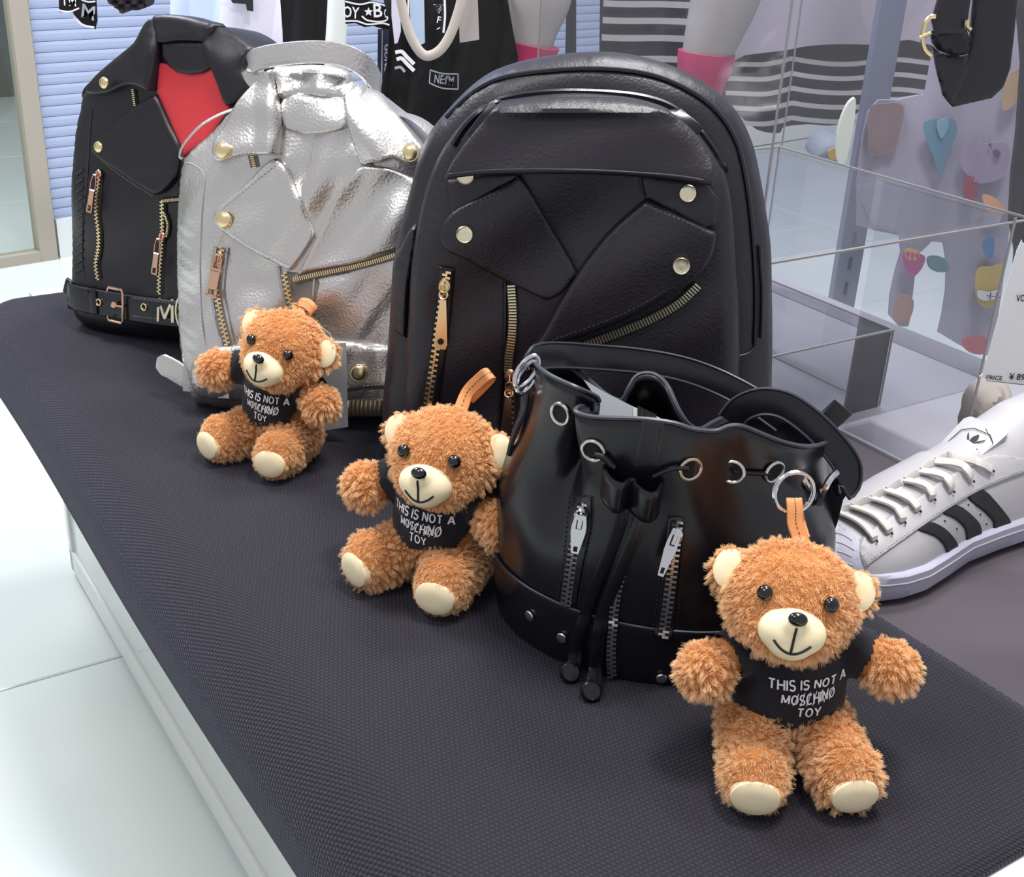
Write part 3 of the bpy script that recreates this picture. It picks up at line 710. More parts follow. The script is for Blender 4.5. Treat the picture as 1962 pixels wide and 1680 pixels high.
# ------------------------------------------------------------------ 3. large black backpack
def black_bag():
    p0 = at_z(980, 932); pl = Plane(p0, 3, 5); L = M['leather_soft']
    root = thing('backpack', p0, 'large black leather backpack with domed top, middle of the cloth behind the bucket bag', 'backpack', 'backpacks on the black cloth')
    out = sm([(740, 930), (733, 860), (733, 780), (740, 700), (748, 600), (753, 520), (763, 450), (782, 380), (800, 310), (820, 260), (858, 212), (905, 165), (950, 136), (1010, 118), (1080, 107), (1150, 103), (1220, 110), (1290, 130), (1345, 158), (1388, 190), (1418, 225), (1442, 275), (1456, 335), (1468, 405), (1477, 475), (1479, 560), (1480, 650), (1478, 760), (1475, 860), (1468, 930), (1300, 945), (1100, 948), (900, 945)], True, 4)
    def ex(x, y): return .002*qn(x/80+y/130)+.0012*qn(y/37+x/60)
    body = puff(pl, out, .028, 78, .090, 'body', L, root, step=12, extra=ex)
    bv0 = bvh_of(body)
    # padded front, standing proud of the gusset
    fr = sm([(782, 930), (778, 800), (780, 700), (786, 600), (792, 510), (803, 430), (822, 350), (850, 285), (890, 232), (930, 200), (1000, 186), (1080, 178), (1160, 180), (1230, 190), (1290, 212), (1345, 255), (1385, 320), (1402, 400), (1410, 500), (1415, 600), (1416, 700), (1412, 800), (1405, 930), (1100, 938)], True, 4)
    front = panel(pl, bv0, fr, 'front_pocket', L, root, .002, .022, 34, 10, h0=.012, extra=ex); bv = bvh_of(front, body); h = .03
    seam(pl, bv0, [(856, 224), (905, 178), (960, 150), (1050, 136), (1150, 132), (1240, 142), (1310, 168), (1370, 210), (1410, 270), (1430, 350), (1442, 450), (1448, 560), (1446, 660)], root, M['leather_smooth'], .001, .0022, 'piping', h0=.01)
    seam(pl, bv0, [(1455, 470), (1460, 560), (1458, 650)], root, M['leather_smooth'], .001, .0018, 'piping', h0=.01)
    seam(pl, bv0, [(1385, 686), (1410, 682), (1436, 675), (1450, 655)], root, M['edge'], .001, .0009, 'piping', h0=.01)
    # side wing
    wg = panel(pl, bv0, sm([(770, 470), (757, 490), (752, 540), (748, 615), (748, 615), (760, 632), (781, 646), (781, 646), (782, 600), (786, 540), (795, 480), (800, 430), (785, 440)], True, 3), 'side_wing', L, root, .001, .010, 10, 7, h0=.01)
    # dome crease highlights
    # centre panel + collar wings
    cw = panel(pl, bv, [(858, 345), (930, 332), (1005, 330), (985, 345), (958, 358), (875, 408), (868, 412), (860, 385)], 'collar', L, root, .001, .003, 7, 7, h0=h)
    cw2 = panel(pl, bv, [(1228, 335), (1350, 345), (1378, 380), (1372, 430), (1350, 440), (1300, 410), (1236, 378)], 'collar', L, root, .001, .003, 7, 7, h0=h)
    seam(pl, bv, [(1228, 340), (1226, 362), (1236, 378)], root, M['edge'], .004, .0008, h0=h)
    ll = panel(pl, bv, sm([(996, 333), (996, 333), (975, 352), (930, 372), (880, 396), (856, 418), (846, 440), (847, 462), (862, 480), (893, 494), (957, 529), (1046, 572), (1046, 572), (1075, 560), (1107, 519), (1107, 519), (1080, 470), (1040, 405), (1015, 360)], True, 3), 'lapel', L, root, .004, .005, 7, 8, h0=h)
    lr = panel(pl, bv, sm([(1236, 380), (1236, 380), (1175, 432), (1130, 485), (1105, 522), (1070, 580), (1040, 636), (1015, 666), (1005, 676), (1005, 676), (1066, 655), (1130, 634), (1200, 606), (1262, 573), (1305, 548), (1340, 520), (1362, 486), (1370, 445), (1355, 436), (1290, 404), (1262, 392)], True, 3), 'lapel', L, root, .007, .006, 8, 8, h0=h)
    lb = bvh_of(front, ll, lr, cw, cw2)
    stitch(pl, lb, [[(1040, 563), (957, 520), (893, 486), (862, 472)], [(880, 402), (930, 379), (975, 358)], [(1040, 658), (1130, 626), (1200, 598), (1262, 565), (1328, 520)], [(1250, 395), (1290, 412), (1350, 444)]], root, M['thread'], .0006, .004, .00035, h0=h)
    # hood flap
    def lift(x, y): return .010*min(1, max(0, (y-190)/130))+.008*math.exp(-((y-205)/16)**2)
    fp = sm([(957, 196), (957, 196), (1010, 186), (1080, 183), (1160, 184), (1220, 190), (1276, 206), (1276, 206), (1310, 232), (1345, 268), (1364, 305), (1362, 349), (1362, 349), (1310, 340), (1250, 334), (1150, 328), (1060, 326), (1000, 326), (930, 328), (858, 336), (858, 336), (868, 312), (888, 280), (915, 245)], True, 3)
    fl = panel(pl, bv, fp, 'flap', L, root, .010, .004, 7, 8, h0=h, extra=lift, drop=.0035); fb = bvh_of(fl)
    seam(pl, fb, [(860, 334), (930, 327), (1000, 325), (1060, 325), (1150, 327), (1250, 333), (1310, 339), (1350, 346)], root, M['edge'], .0, .0009, 'flap_edge')
    seam(pl, bv, [(955, 192), (1010, 181), (1080, 176), (1160, 178), (1230, 186), (1285, 204), (1330, 240), (1362, 280), (1392, 330)], root, M['leather_smooth'], .002, .0028, 'piping', h0=h)
    seam(pl, bv, [(955, 194), (920, 215), (890, 245), (865, 285)], root, M['leather_smooth'], .002, .0028, 'piping', h0=h)
    m = MB(); m.strip([hit(bv, x, y, pl, h)[0]+pl.n*.008 for x, y in sm([(908, 262), (930, 232), (955, 206)], k=4)], pl.u, .012, .004); m.build('flap_tab', M['leather_smooth'], root)
    m = MB(); m.strip([hit(bv, x, y, pl, h)[0]+pl.n*.008 for x, y in sm([(1282, 208), (1305, 228), (1335, 256)], k=4)], pl.u, .014, .004); m.build('flap_tab', M['leather_smooth'], root)
    for x, y, l in ((893, 337, .004), (1317, 369, .004), (891, 448, .0), (1305, 508, .0)): ptag(stud(pl, lb, x, y, .0071, root, M['brass'], .0015+l*.3, h0=h, flat=True), 'flat pale gold snap')
    # zips
    pk = panel(pl, bv, [(842, 508), (873, 514), (866, 600), (852, 700), (838, 800), (812, 800), (826, 700), (838, 600)], 'pocket_welt', M['leather_smooth'], root, .0003, .0022, 5, 6, h0=h)
    z, P, T, SS = zipper(pl, bv, [(857, 520), (851, 560), (843, 610), (834, 680), (825, 740), (817, 795)], root, M['gold'], M['tape'], .0022, .0095, .0034, .0024, h0=h)
    slider(P[5], T[5], pl, z, M['gold'], 1.15)
    def hang(z, x, y, x2, y2, mt, k=1.0):
        a = hit(bv, x, y, pl, h)[0]+pl.n*.008; b = hit(bv, x2, y2, pl, h)[0]+pl.n*.007; d = (b-a).normalized(); s = d.cross(pl.n).normalized(); LL = (b-a).length
        for i in range(2):
            m = MB(); c = a+d*(.0035+.0058*i)
            u_, v_ = (s, d) if i == 0 else (s, (d*.9+pl.n*.4).normalized())
            m.tube([c+u_*.0034*math.cos(t)+v_*.0036*math.sin(t) for t in np.linspace(0, 2*math.pi, 13)[:-1]], .0008, 6, closed=True); m.build('pull_ring', mt, z)
        m = MB(); q = a+d*.0135; n = 9; wt, wb = .0026*k, .0056*k; e = LL-.0135
        pr = [(-wt, 0), (wt, 0), (wb, e*.9), (wb*.75, e), (-wb*.75, e), (-wb, e*.9)]
        bm_v = [q+s*x_+d*y_+pl.n*zz for zz in (0, .0013) for x_, y_ in pr]
        m.add(bm_v, [tuple(range(6)), tuple(range(11, 5, -1))]+[(i, (i+1) % 6, 6+(i+1) % 6, 6+i) for i in range(6)]); pp = m.build('zip_pull', mt, z, smooth=False)
        m = MB(); m.lathe(q+d*e*.84+pl.n*.0012, pl.n, [(.0028, 0), (.0028, .0004), (.0001, .0005)], 14); m.build('pull_hole', M['hole'], z)
    hang(z, 853, 540, 846, 664, M['gold'])
    z, P, T, SS = zipper(pl, bv, [(980, 546), (983, 600), (981, 645), (976, 680), (974, 712)], root, M['brass'], M['tape'], .003, .0085, .0046, .0025, one=True, h0=h)
    zipper(pl, bv, [(1336, 545), (1325, 556), (1296, 581), (1245, 609), (1178, 637), (1117, 660), (1040, 690), (1000, 700)], root, M['brass'], M['tape'], .0050, .0085, .0046, .0025, one=True, h0=h)
    z, P, T, SS = zipper(pl, bv, [(979, 735), (978, 780), (976, 860), (974, 930)], root, M['gold'], M['tape'], .003, .0095, .003, .0024, h0=h)
    slider(hit(bv, 979, 718, pl, h)[0]+pl.n*.003, V((0, 0, -1)), pl, z, M['rosegold'], 1.1); hang(z, 978, 728, 968, 850, M['rosegold'])
    seam(pl, bv, [(968, 540), (967, 640), (962, 720), (957, 800), (955, 900)], root, M['leather_smooth'], .001, .0018, 'piping', h0=h)
    m = MB(); p = pl.pt(868, 214, -.07)
    for x, y in ((868, 213),): m.tube([pl.pt(x, y, -.03), pl.pt(x+10, y-1, -.03), pl.pt(x+35, y-5, -.03)], .0022, 6)
    ptag(m.build('strap_slider', M['gold'], root), 'gold strap bar at the top left of the bag')
    m = MB(); m.tube([pl.pt(928, 196, -.012), pl.pt(945, 192, -.012)], .0022, 6); m.build('strap_slider', M['gold'], root)
    return hang
black_bag()
# ------------------------------------------------------------------ 4. bucket bag
def bucket_bag():
    C = V((.118, .806, 0)); ax, ay = .124, .100; L = M['leather_smooth']
    p0 = V((.118, .806, .4505))
    root = thing('bucket_bag', p0, 'smooth black leather drawstring bucket bag with silver zips, in front of the large backpack', 'bag')
    ctl = [(1022, 692, .800), (1036, 707, .768), (1062, 724, .748), (1102, 742, .736), (1136, 757, .742), (1148, 768, .758), (1136, 776, .752), (1109, 780, .732), (1103, 789, .722), (1124, 797, .716), (1160, 801, .712), (1230, 803, .708), (1290, 811, .706), (1330, 823, .706), (1370, 826, .709), (1396, 817, .711), (1422, 817, .712), (1458, 831, .716), (1502, 848, .722), (1545, 856, .742), (1580, 850, .772),
           (1590, 835, .812), (1562, 815, .855), (1500, 800, .873), (1432, 793, .872), (1395, 797, .862), (1365, 810, .842), (1342, 822, .822), (1320, 814, .812), (1300, 785, .816), (1281, 743, .828), (1262, 722, .838), (1240, 715, .842), (1218, 722, .842), (1203, 745, .838), (1190, 767, .836), (1164, 758, .842), (1134, 733, .852), (1106, 706, .856), (1080, 690, .850), (1055, 683, .832), (1036, 684, .814)]
    rim = [at_y(x, y, d) for x, y, d in sm(ctl, True, 4)]
    n = len(rim); nf = 21*4
    ang = [math.pi+math.pi*i/nf if i < nf else 2*math.pi+math.pi*(i-nf)/(n-nf) for i in range(n)]
    # use the x position for the front half so folds hang straight
    NK = 30; rows = []
    def ell(a, k, z):
        b = 1.0+.045*math.sin(math.pi*min(1, k/.75))-.02*(1-k)
        f = 1+.020*max(0, k-.2)*math.sin(a*9+1.0)+.012*max(0, k-.15)*math.sin(a*17)
        return C+V((math.cos(a)*ax*b*f, math.sin(a)*ay*b*f, z))
    def P_(i, k, off=0.0):
        r = rim[i]; z = .4508+(r.z-.4508)*k; t = min(1, max(0, (k-.42)/.58)); w = t*t*(3-2*t); w = w**1.25
        e = ell(ang[i], k, z); p = e*(1-w)+V((r.x, r.y, z))*w
        if k < .05: p = C*(1-.985)+V((0, 0, z))+ (p-V((0, 0, z)))*.985 if k == 0 else p
        if off: d = (p-C); d.z = 0; p = p+d.normalized()*off
        return p
    ks = list(np.linspace(0, 1, NK))
    bm = bmesh.new(); g = [[bm.verts.new(P_(i, k)) for i in range(n)] for k in ks]
    for a in range(NK-1):
        for i in range(n): bm.faces.new((g[a][i], g[a][(i+1) % n], g[a+1][(i+1) % n], g[a+1][i]))
    bm.faces.new(g[0][::-1])
    body = bm_obj('body', bm, L, root, angle=60)
    md = body.modifiers.new('t', 'SOLIDIFY'); md.thickness = .0026; md.offset = -1
    if body.data.polygons[n*5].normal.dot(body.data.polygons[n*5].center-V((0, 0, 0))) < 0: md.offset = 1
    m = MB(); m.tube([q+V((0, 0, .0004)) for q in rim], .0016, 6, closed=True); ptag(m.build('rim_edge', mat('rim_edge_paint', '3a3c46', .4), root), 'dark grey painted rim')
    bv = bvh_of(body); pl = Plane((.118, .705, .45), 4, 0)
    # base band
    bm = bmesh.new(); zz = [.4512, .46, .47, .48, .49, .498, .500, .500]; of = [.0022]*6+[.0018, 0]
    rowsb = []
    for z, o_ in zip(zz, of):
        rowsb.append([bm.verts.new(P_(i, (z+.003*math.sin(ang[i]*2+.6)-.4508)/(rim[i].z-.4508), o_)) for i in range(n)])
    for a in range(len(zz)-1):
        for i in range(n): bm.faces.new((rowsb[a][i], rowsb[a][(i+1) % n], rowsb[a+1][(i+1) % n], rowsb[a+1][i]))
    band = bm_obj('base_band', bm, M['leather_smooth'], root)
    m = MB(); m.tube([P_(i, (.500+.003*math.sin(ang[i]*2+.6)-.4508)/(rim[i].z-.4508), .0015) for i in range(n)], .0011, 6, closed=True); m.build('piping', M['edge'], root)
    bb = bvh_of(body, band)
    def nr(x, y):
        p, q = hit(bb, x, y, pl); q = V(q); return p, (q if q.dot(V((0, -1, 0))) > 0 else -q)
    for x, y in ((1017, 1178), (1078, 1220), (1267, 1297), (1440, 1300)):
        p, q = nr(x, y); m = MB(); m.lathe(p+q*.0005, q, [(.0040, 0), (.0042, .0012), (.0036, .0020), (.0001, .0024)], 18); ptag(m.build('stud', M['nickel'], root), 'silver rivet')
    # eyelets
    eye = {}
    for x, y, r in ((1075, 792, .0072), (1137, 862, .0074), (1322, 898, .0074), (1404, 903, .0074), (1482, 903, .0074)):
        p, q = nr(x, y); 
        if x > 1300: q = (q+V((.35 if x in (1322, 1482) else -.7, -.3, 0))).normalized()
        a = q.cross(V((0, 0, 1))).normalized(); b = a.cross(q)
        m = MB(); m.tube([p+q*.0010+a*r*math.cos(t)+b*r*math.sin(t) for t in np.linspace(0, 2*math.pi, 25)[:-1]], .0013, 8, closed=True); ptag(m.build('eyelet', M['nickel'], root), 'silver eyelet ring')
        m = MB(); m.lathe(p+q*.0003, q, [(r*.95, 0), (r*.95, .0004), (.0001, .0004)], 18); m.build('eyelet_hole', M['hole'], root); eye[x] = p
    # drawstring
    def surf(path, lift, step=.004): return on(pl, bb, path, lift, step=step, k=5)
    for P_s, r_s in ((surf([(1140, 866), (1158, 872), (1172, 886), (1184, 896)], .004), .0022), (surf([(1252, 908), (1272, 898), (1296, 892), (1322, 893)], .004), .0016), (surf([(1404, 900), (1440, 904), (1480, 905)], .002), .0016), ([eye[1075]-V((0, -.001, 0)), eye[1075]+V((.002, .001, -.008)), eye[1075]+V((.004, .004, -.014))], .0018)):
        m = MB(); m.tube(P_s, r_s, 8); m.build('drawstring', L, root)
    # front tab over the rim
    m = MB(); m.strip(surf([(1251, 806), (1249, 830), (1243, 858), (1238, 884)], .001), pl.u, .0148, .0022); tb_ = m.build('front_tab', L, root); tbb = bvh_of(tb_)
    stitch(pl, tbb, [[(1237, 822), (1231, 850), (1224, 880)], [(1267, 824), (1261, 852), (1256, 884)]], root, M['thread'], .0006, .0034, .0003)
    # stopper
    P = []
    for (x, y, l) in sm([(1158, 920, .001), (1164, 922, .010), (1176, 925, .017), (1188, 929, .017), (1200, 933, .010), (1209, 936, .008), (1220, 940, .013), (1234, 944, .018), (1248, 947, .017), (1258, 948, .009), (1263, 947, .001)], k=4):
        p, _ = nr(x, y); P.append(p+pl.n*l)
    m = MB(); m.strip(P, -V((0, -.12, 1)).normalized(), .0235, .0022); m.build('cord_stopper', L, root)
    # hanging double cords
    for path, w_ in (([(1192, 955), (1180, 1000), (1155, 1070), (1128, 1140), (1108, 1200), (1097, 1250), (1092, 1296)], .0062), ([(1230, 962), (1214, 1010), (1186, 1080), (1160, 1140), (1144, 1200), (1136, 1270), (1132, 1332)], .0062)):
        PP = on(pl, bb, path[:-1], .0085, step=.005); e = at_z(*path[-1], .453); 
        if PP[-1].z > e.z: PP.append((PP[-1]+e)/2+V((0, -.002, 0))); PP.append(e+V((0, 0, .004)))
        m = MB(); m.strip(PP, pl.u, w_, .0016); c_ = m.build('cord_tail', L, root)
        m = MB(); m.strip([q+V((.0035, .0028, 0)) for q in PP], pl.u, w_, .0016); m.build('cord_tail', L, root)
        m = MB(); m.lathe(e+V((0, 0, .004)), V((.1, -.75, .5)), [(.0065, -.004), (.0078, -.002), (.0078, .001), (.0062, .003), (.0058, .0022), (.0048, .0022), (.0001, .0030)], 18); ptag(m.build('cord_end', M['leather_smooth'], root), 'glossy black button end')
    # zips
    def welt(pts, name='pocket_welt'): return panel(pl, bb, pts, name, L, root, .0002, .0016, 5, 6)
    welt([(1100, 946), (1134, 948), (1132, 1010), (1118, 1080), (1104, 1158), (1072, 1154), (1080, 1080), (1090, 1000)])
    welt([(1280, 988), (1310, 992), (1306, 1060), (1298, 1140), (1290, 1226), (1252, 1220), (1264, 1130), (1274, 1050)])
    z, P, T, SS = zipper(pl, bb, [(1117, 962), (1108, 1010), (1097, 1060), (1090, 1110), (1084, 1154)], root, M['zipsilver'], M['tape'], .0024, .008, .0036, .0020)
    slider(P[4], T[4], pl, z, M['chrome'], 1.0)
    def zp(z, a, b, k=1.0, tilt=0.0):
        A = nr(*a)[0]+pl.n*.009; B = nr(*b)[0]+pl.n*(.009+tilt); d = (B-A).normalized(); s = d.cross(pl.n).normalized(); nn = s.cross(d).normalized(); LL = (B-A).length; w_ = .0050*k
        m = MB()
        pr = [(-w_*.75, 0), (-w_, LL*.28), (-w_, LL*.45), (-w_*.5, LL), (w_*.5, LL), (w_, LL*.45), (w_, LL*.28), (w_*.75, 0)]
        vv = [A+s*x_+d*y_+nn*q for q in (0, .0015) for x_, y_ in pr]; m.add(vv, [tuple(range(8)), tuple(range(15, 7, -1))]+[(i, (i+1) % 8, 8+(i+1) % 8, 8+i) for i in range(8)]); m.build('zip_pull', M['chrome'], z, smooth=False)
        m = MB(); sg = 1 if nn.dot(pl.n) > 0 else -1; o_ = nn*(.0017 if sg > 0 else -.0003)
        m.box(A+d*LL*.24+o_, (d, s, nn), (LL*.11, w_*.42, .0003)); m.box(A+d*LL*.88+o_, (d, s, nn), (LL*.06, w_*.28, .0003)); m.build('pull_hole', M['hole'], z)
        m = MB(); m.box(A+d*LL*.14+nn*.0022*sg, (d, s, nn), (LL*.17, w_*.28, .0016)); m.build('pull_bridge', M['chrome'], z)
    zp(z, (1114, 974), (1102, 1046))
    z, P, T, SS = zipper(pl, bb, [(1298, 996), (1292, 1050), (1285, 1110), (1277, 1170), (1270, 1218)], root, M['zipsilver'], M['tape'], .0024, .008, .0036, .0020)
    slider(P[5], T[5], pl, z, M['chrome'], 1.0); zp(z, (1297, 1000), (1264, 1080), .8, .006)
    zipper(pl, bb, [(1203, 1050), (1192, 1090), (1180, 1140), (1174, 1200), (1171, 1250), (1173, 1294)], root, M['zipsilver'], M['tape'], .0022, .007, .0032, .0020)
    stitch(pl, bb, [[(1136, 950), (1133, 1010), (1121, 1080), (1108, 1158)], [(1276, 1000), (1262, 1130), (1249, 1216)], [(1313, 1000), (1302, 1140), (1294, 1222)], [(1090, 950), (1078, 1080), (1068, 1150)]], root, M['thread'], .0006, .0034, .0003)
    # strap
    P = [at_y(*q) for q in sm([(1012, 700, .790), (1024, 686, .795), (1050, 680, .815), (1090, 680, .840), (1150, 684, .862), (1220, 690, .872), (1300, 704, .876), (1370, 728, .874), (1440, 764, .862), (1500, 806, .85)], k=5)]
    m = MB(); m.strip(P, [V((0, .35, 1))]*len(P), [.006, .008, .010, .012, .014]+[.018]*len(P), .0028); s1 = m.build('shoulder_strap', L, root)
    def edges_(P, sd_, wd_):
        for sg in (-1, 1):
            m = MB(); m.tube([p+(V(q)-(P[min(i+1, len(P)-1)]-P[max(i-1, 0)]).normalized()*V(q).dot((P[min(i+1, len(P)-1)]-P[max(i-1, 0)]).normalized())).normalized()*sg*wd_[i]/2+V((0, -.0012, 0)) for i, (p, q) in enumerate(zip(P, sd_))], .0012, 6); m.build('strap_edge', M['edge'], root)
    edges_(P, [V((0, .35, 1))]*len(P), [.006, .008, .010, .012, .014]+[.018]*len(P))
    P = [at_y(*q) for q in sm([(1398, 808, .800), (1420, 782, .800), (1460, 768, .796), (1505, 776, .790), (1552, 808, .782), (1594, 850, .775), (1622, 890, .770), (1622, 925, .766), (1600, 938, .764)], k=5)]
    sd = []
    for i in range(len(P)):
        t = i/(len(P)-1); sd.append((V((0, .2, 1))*(1-t)+V((1.0, .15, .75))*t) if t < .8 else V((1.0, .15, .45)))
    m = MB(); m.strip(P, sd, .0185, .0028); m.build('shoulder_strap', L, root); edges_(P, sd, [.0185]*len(P))
    P = [at_y(*q) for q in ((1628, 900, .772), (1618, 925, .775), (1596, 955, .778), (1585, 1000, .780), (1578, 1020, .782))]
    m = MB(); m.strip(P, V((1, .1, .2)), .016, .003); m.build('strap_tab', L, root)
    P = [at_y(*q) for q in ((1548, 842, .800), (1580, 812, .802), (1612, 782, .806), (1616, 778, .806))]
    m = MB(); m.strip(P, V((1, 0, -.9)), .0175, .0028); tl = m.build('strap_tip', L, root)
    for off, r_ in ((0, 0), (-8, -7)):
        m = MB(); a = at_y(1028+off*.3, 683-off*1.2, .790); b = at_y(990-off*.6, 740-off*1.4, .780); c = (a+b)/2; u_ = (b-a)/2; v_ = u_.cross(V((.2, -1, .1))).normalized()*.0060
        m.tube([c+u_*math.cos(t)+v_*math.sin(t) for t in np.linspace(0, 2*math.pi, 25)[:-1]], .0018, 8, closed=True); ptag(m.build('strap_ring', M['chrome'], root), 'silver ring of the strap')
    m = MB(); m.tube([at_y(*q) for q in sm([(1556, 876, .765), (1545, 892, .755), (1540, 912, .745), (1546, 930, .742), (1558, 941, .75)], k=5)], .0022, 8); m.tube([at_y(*q) for q in sm([(1602, 906, .758), (1590, 918, .750), (1578, 940, .748), (1568, 965, .752)], k=5)], .0026, 8); ptag(m.build('strap_ring', M['chrome'], root), 'silver snap hook at the right end of the strap')
    m = MB(); m.tube([at_y(*q) for q in sm([(1003, 760, .795), (1000, 790, .79), (985, 830, .79), (975, 870, .795)], k=4)], .0022, 6); m.tube([at_y(*q) for q in sm([(1010, 755, .785), (1004, 790, .782), (993, 815, .785), (980, 850, .79)], k=4)], .0018, 6); m.build('side_gusset_edge', M['edge'], root)
    # paper tag in the bag
    t0 = at_y(1180, 780, .785); tg = Plane((t0.x, .785, t0.z), -10, 18)
    def card(pts, name, mt, parent, h, th): 
        P = [tg.pt(x, y, h) for x, y in pts]; k = len(P); m = MB(); m.add(P+[p-tg.n*th for p in P], [tuple(range(k)), tuple(range(2*k-1, k-1, -1))]+[(i, (i+1) % k, k+(i+1) % k, k+i) for i in range(k)]); return m.build(name, mt, parent, smooth=False)
    pr = thing('price_tag', t0, 'folded pale grey paper tag tucked in the open mouth of the bucket bag', 'price tag')
    card([(1118, 727), (1160, 752), (1222, 783), (1216, 806), (1160, 812), (1146, 800), (1148, 770)], 'paper', M['greycard'], pr, 0, .0006)
    card([(1214, 779), (1262, 799), (1276, 808), (1258, 812), (1212, 812)], 'barcode_card', M['card'], pr, .001, .0006)
    m = MB()
    for i in range(9):
        a = tg.pt(1224+i*4, 789+i*1.9, .0013); m.box(a, (tg.u, tg.v, tg.n), (.0006 if i % 3 else .0009, .004, .0002))
    m.build('barcode', M['ink'], pr, smooth=False)['kind'] = 'stuff'
bucket_bag()

# ------------------------------------------------------------------ bears
def fur_mat():
    T = NT('tan_plush_fur'); b = T.b
    hi = T.n('ShaderNodeHairInfo'); mx = T.n('ShaderNodeMix', data_type='RGBA'); T.l(hi.outputs['Intercept'], mx.inputs['Factor'])
    mx.inputs['A'].default_value = H('dc9c60'); mx.inputs['B'].default_value = H('ffdcae')
    m2 = T.n('ShaderNodeMix', data_type='RGBA', blend_type='MULTIPLY'); m2.inputs['Factor'].default_value = .5
    cr = T.n('ShaderNodeValToRGB'); T.l(hi.outputs['Random'], cr.inputs[0]); cr.color_ramp.elements[0].color = (.75, .68, .6, 1); cr.color_ramp.elements[1].color = (1.25, 1.2, 1.15, 1)
    T.l(mx.outputs['Result'], m2.inputs['A']); T.l(cr.outputs[0], m2.inputs['B']); T.l(m2.outputs['Result'], b.inputs['Base Color'])
    b.inputs['Roughness'].default_value = .6; b.inputs['Specular IOR Level'].default_value = .25
    return T.m
M['fur'] = fur_mat()
M['furskin'] = mat('tan_plush_base', 'b87a45', .95)
def text_mesh(body, size):
    cu = bpy.data.curves.new('t', 'FONT'); cu.body = body; cu.size = size; cu.align_x = 'CENTER'; cu.align_y = 'CENTER'; cu.offset = size*.015; cu.resolution_u = 2; cu.space_character = 1.0
    o = bpy.data.objects.new('t', cu); COL.objects.link(o); dg = bpy.context.evaluated_depsgraph_get(); dg.update()
    me = bpy.data.meshes.new_from_object(o.evaluated_get(dg)); bpy.data.objects.remove(o); bpy.data.curves.remove(cu); return me
TXT = {}
def arc(cx_, cy_, rx, ry, a0, a1, n=8): return [(cx_+rx*math.cos(R(a0+(a1-a0)*i/n)), cy_+ry*math.sin(R(a0+(a1-a0)*i/n))) for i in range(n+1)]
GL = {'T': (.62, [[(0, 1), (.62, 1)], [(.31, 1), (.31, 0)]]), 'H': (.66, [[(0, 0), (0, 1)], [(.66, 0), (.66, 1)], [(0, .52), (.66, .52)]]), 'I': (.0, [[(0, 0), (0, 1)]]),
      'N': (.64, [[(0, 0), (0, 1)], [(0, 1), (.64, 0)], [(.64, 0), (.64, 1)]]), 'A': (.72, [[(0, 0), (.36, 1)], [(.36, 1), (.72, 0)], [(.13, .32), (.59, .32)]]), 'M': (.78, [[(0, 0), (0, 1)], [(0, 1), (.39, .12)], [(.39, .12), (.78, 1)], [(.78, 1), (.78, 0)]]),
      'O': (.70, [arc(.35, .5, .35, .5, 0, 360, 18)]), 'C': (.64, [arc(.35, .5, .35, .5, 48, 312, 14)]), 'Y': (.68, [[(0, 1), (.34, .48)], [(.68, 1), (.34, .48)], [(.34, .48), (.34, 0)]]),
      'S': (.56, [arc(.28, .745, .27, .255, 25, 270, 9)+arc(.28, .245, .29, .245, 90, -155, 9)])}
def stroke_text(bm, body, cap_, y0, sx, wd, gap=.30):
    """capital letters drawn as flat strokes; returns half width"""
    W_ = sum(GL[c][0] if c != ' ' else .12 for c in body)+gap*(len(body)-1); x = -W_/2
    for c in body:
        if c == ' ': x += .12+gap; continue
        for st in GL[c][1]:
            P = dens(st, .09, False); P = [((x+a)*cap_*sx, y0+(b-.5)*cap_) for a, b in P]; n = len(P); rw = []
            for i, p in enumerate(P):
                q0, q1 = P[max(0, i-1)], P[min(n-1, i+1)]; L_ = math.hypot(q1[0]-q0[0], q1[1]-q0[1]) or 1; nx, ny = -(q1[1]-q0[1])/L_*wd, (q1[0]-q0[0])/L_*wd
                e = 0
                rw.append((bm.verts.new((p[0]+nx, p[1]+ny, 0)), bm.verts.new((p[0]-nx, p[1]-ny, 0))))
            for i in range(n-1): bm.faces.new((rw[i][0], rw[i][1], rw[i+1][1], rw[i+1][0]))
        x += GL[c][0]+gap
    return W_*cap_*sx/2
def text_bm(body, size, sub=.0016, sx=.8):
    me = text_mesh(body, size); bm = bmesh.new(); bm.from_mesh(me); bpy.data.meshes.remove(me)
    for q in bm.verts: q.co.x *= sx
    bmesh.ops.triangulate(bm, faces=bm.faces)
    for _ in range(4):
        es = [e for e in bm.edges if e.calc_length() > sub]
        if not es: break
        bmesh.ops.subdivide_edges(bm, edges=es, cuts=1); bmesh.ops.triangulate(bm, faces=[f for f in bm.faces if len(f.verts) > 3])
    return bm

def remesh(parts, vox, smooth_it=4):
    """parts: list of (center, radii, rotation) ellipsoids -> one continuous mesh"""
    bm = bmesh.new()
    for c, r, rot in parts:
        mt = Matrix.Translation(V(c))@(rot.to_4x4() if rot else Matrix.Identity(4))@Matrix.Diagonal((r[0], r[1], r[2], 1))
        bmesh.ops.create_icosphere(bm, subdivisions=3, radius=1, matrix=mt)
    me = bpy.data.meshes.new('r'); bm.to_mesh(me); bm.free(); o = bpy.data.objects.new('r', me); COL.objects.link(o)
    a = o.modifiers.new('r', 'REMESH'); a.mode = 'VOXEL'; a.voxel_size = vox
    s = o.modifiers.new('s', 'SMOOTH'); s.factor = .6; s.iterations = smooth_it
    dg = bpy.context.evaluated_depsgraph_get(); dg.update()
    out = bpy.data.meshes.new_from_object(o.evaluated_get(dg)); bpy.data.objects.remove(o); bpy.data.meshes.remove(me); return out
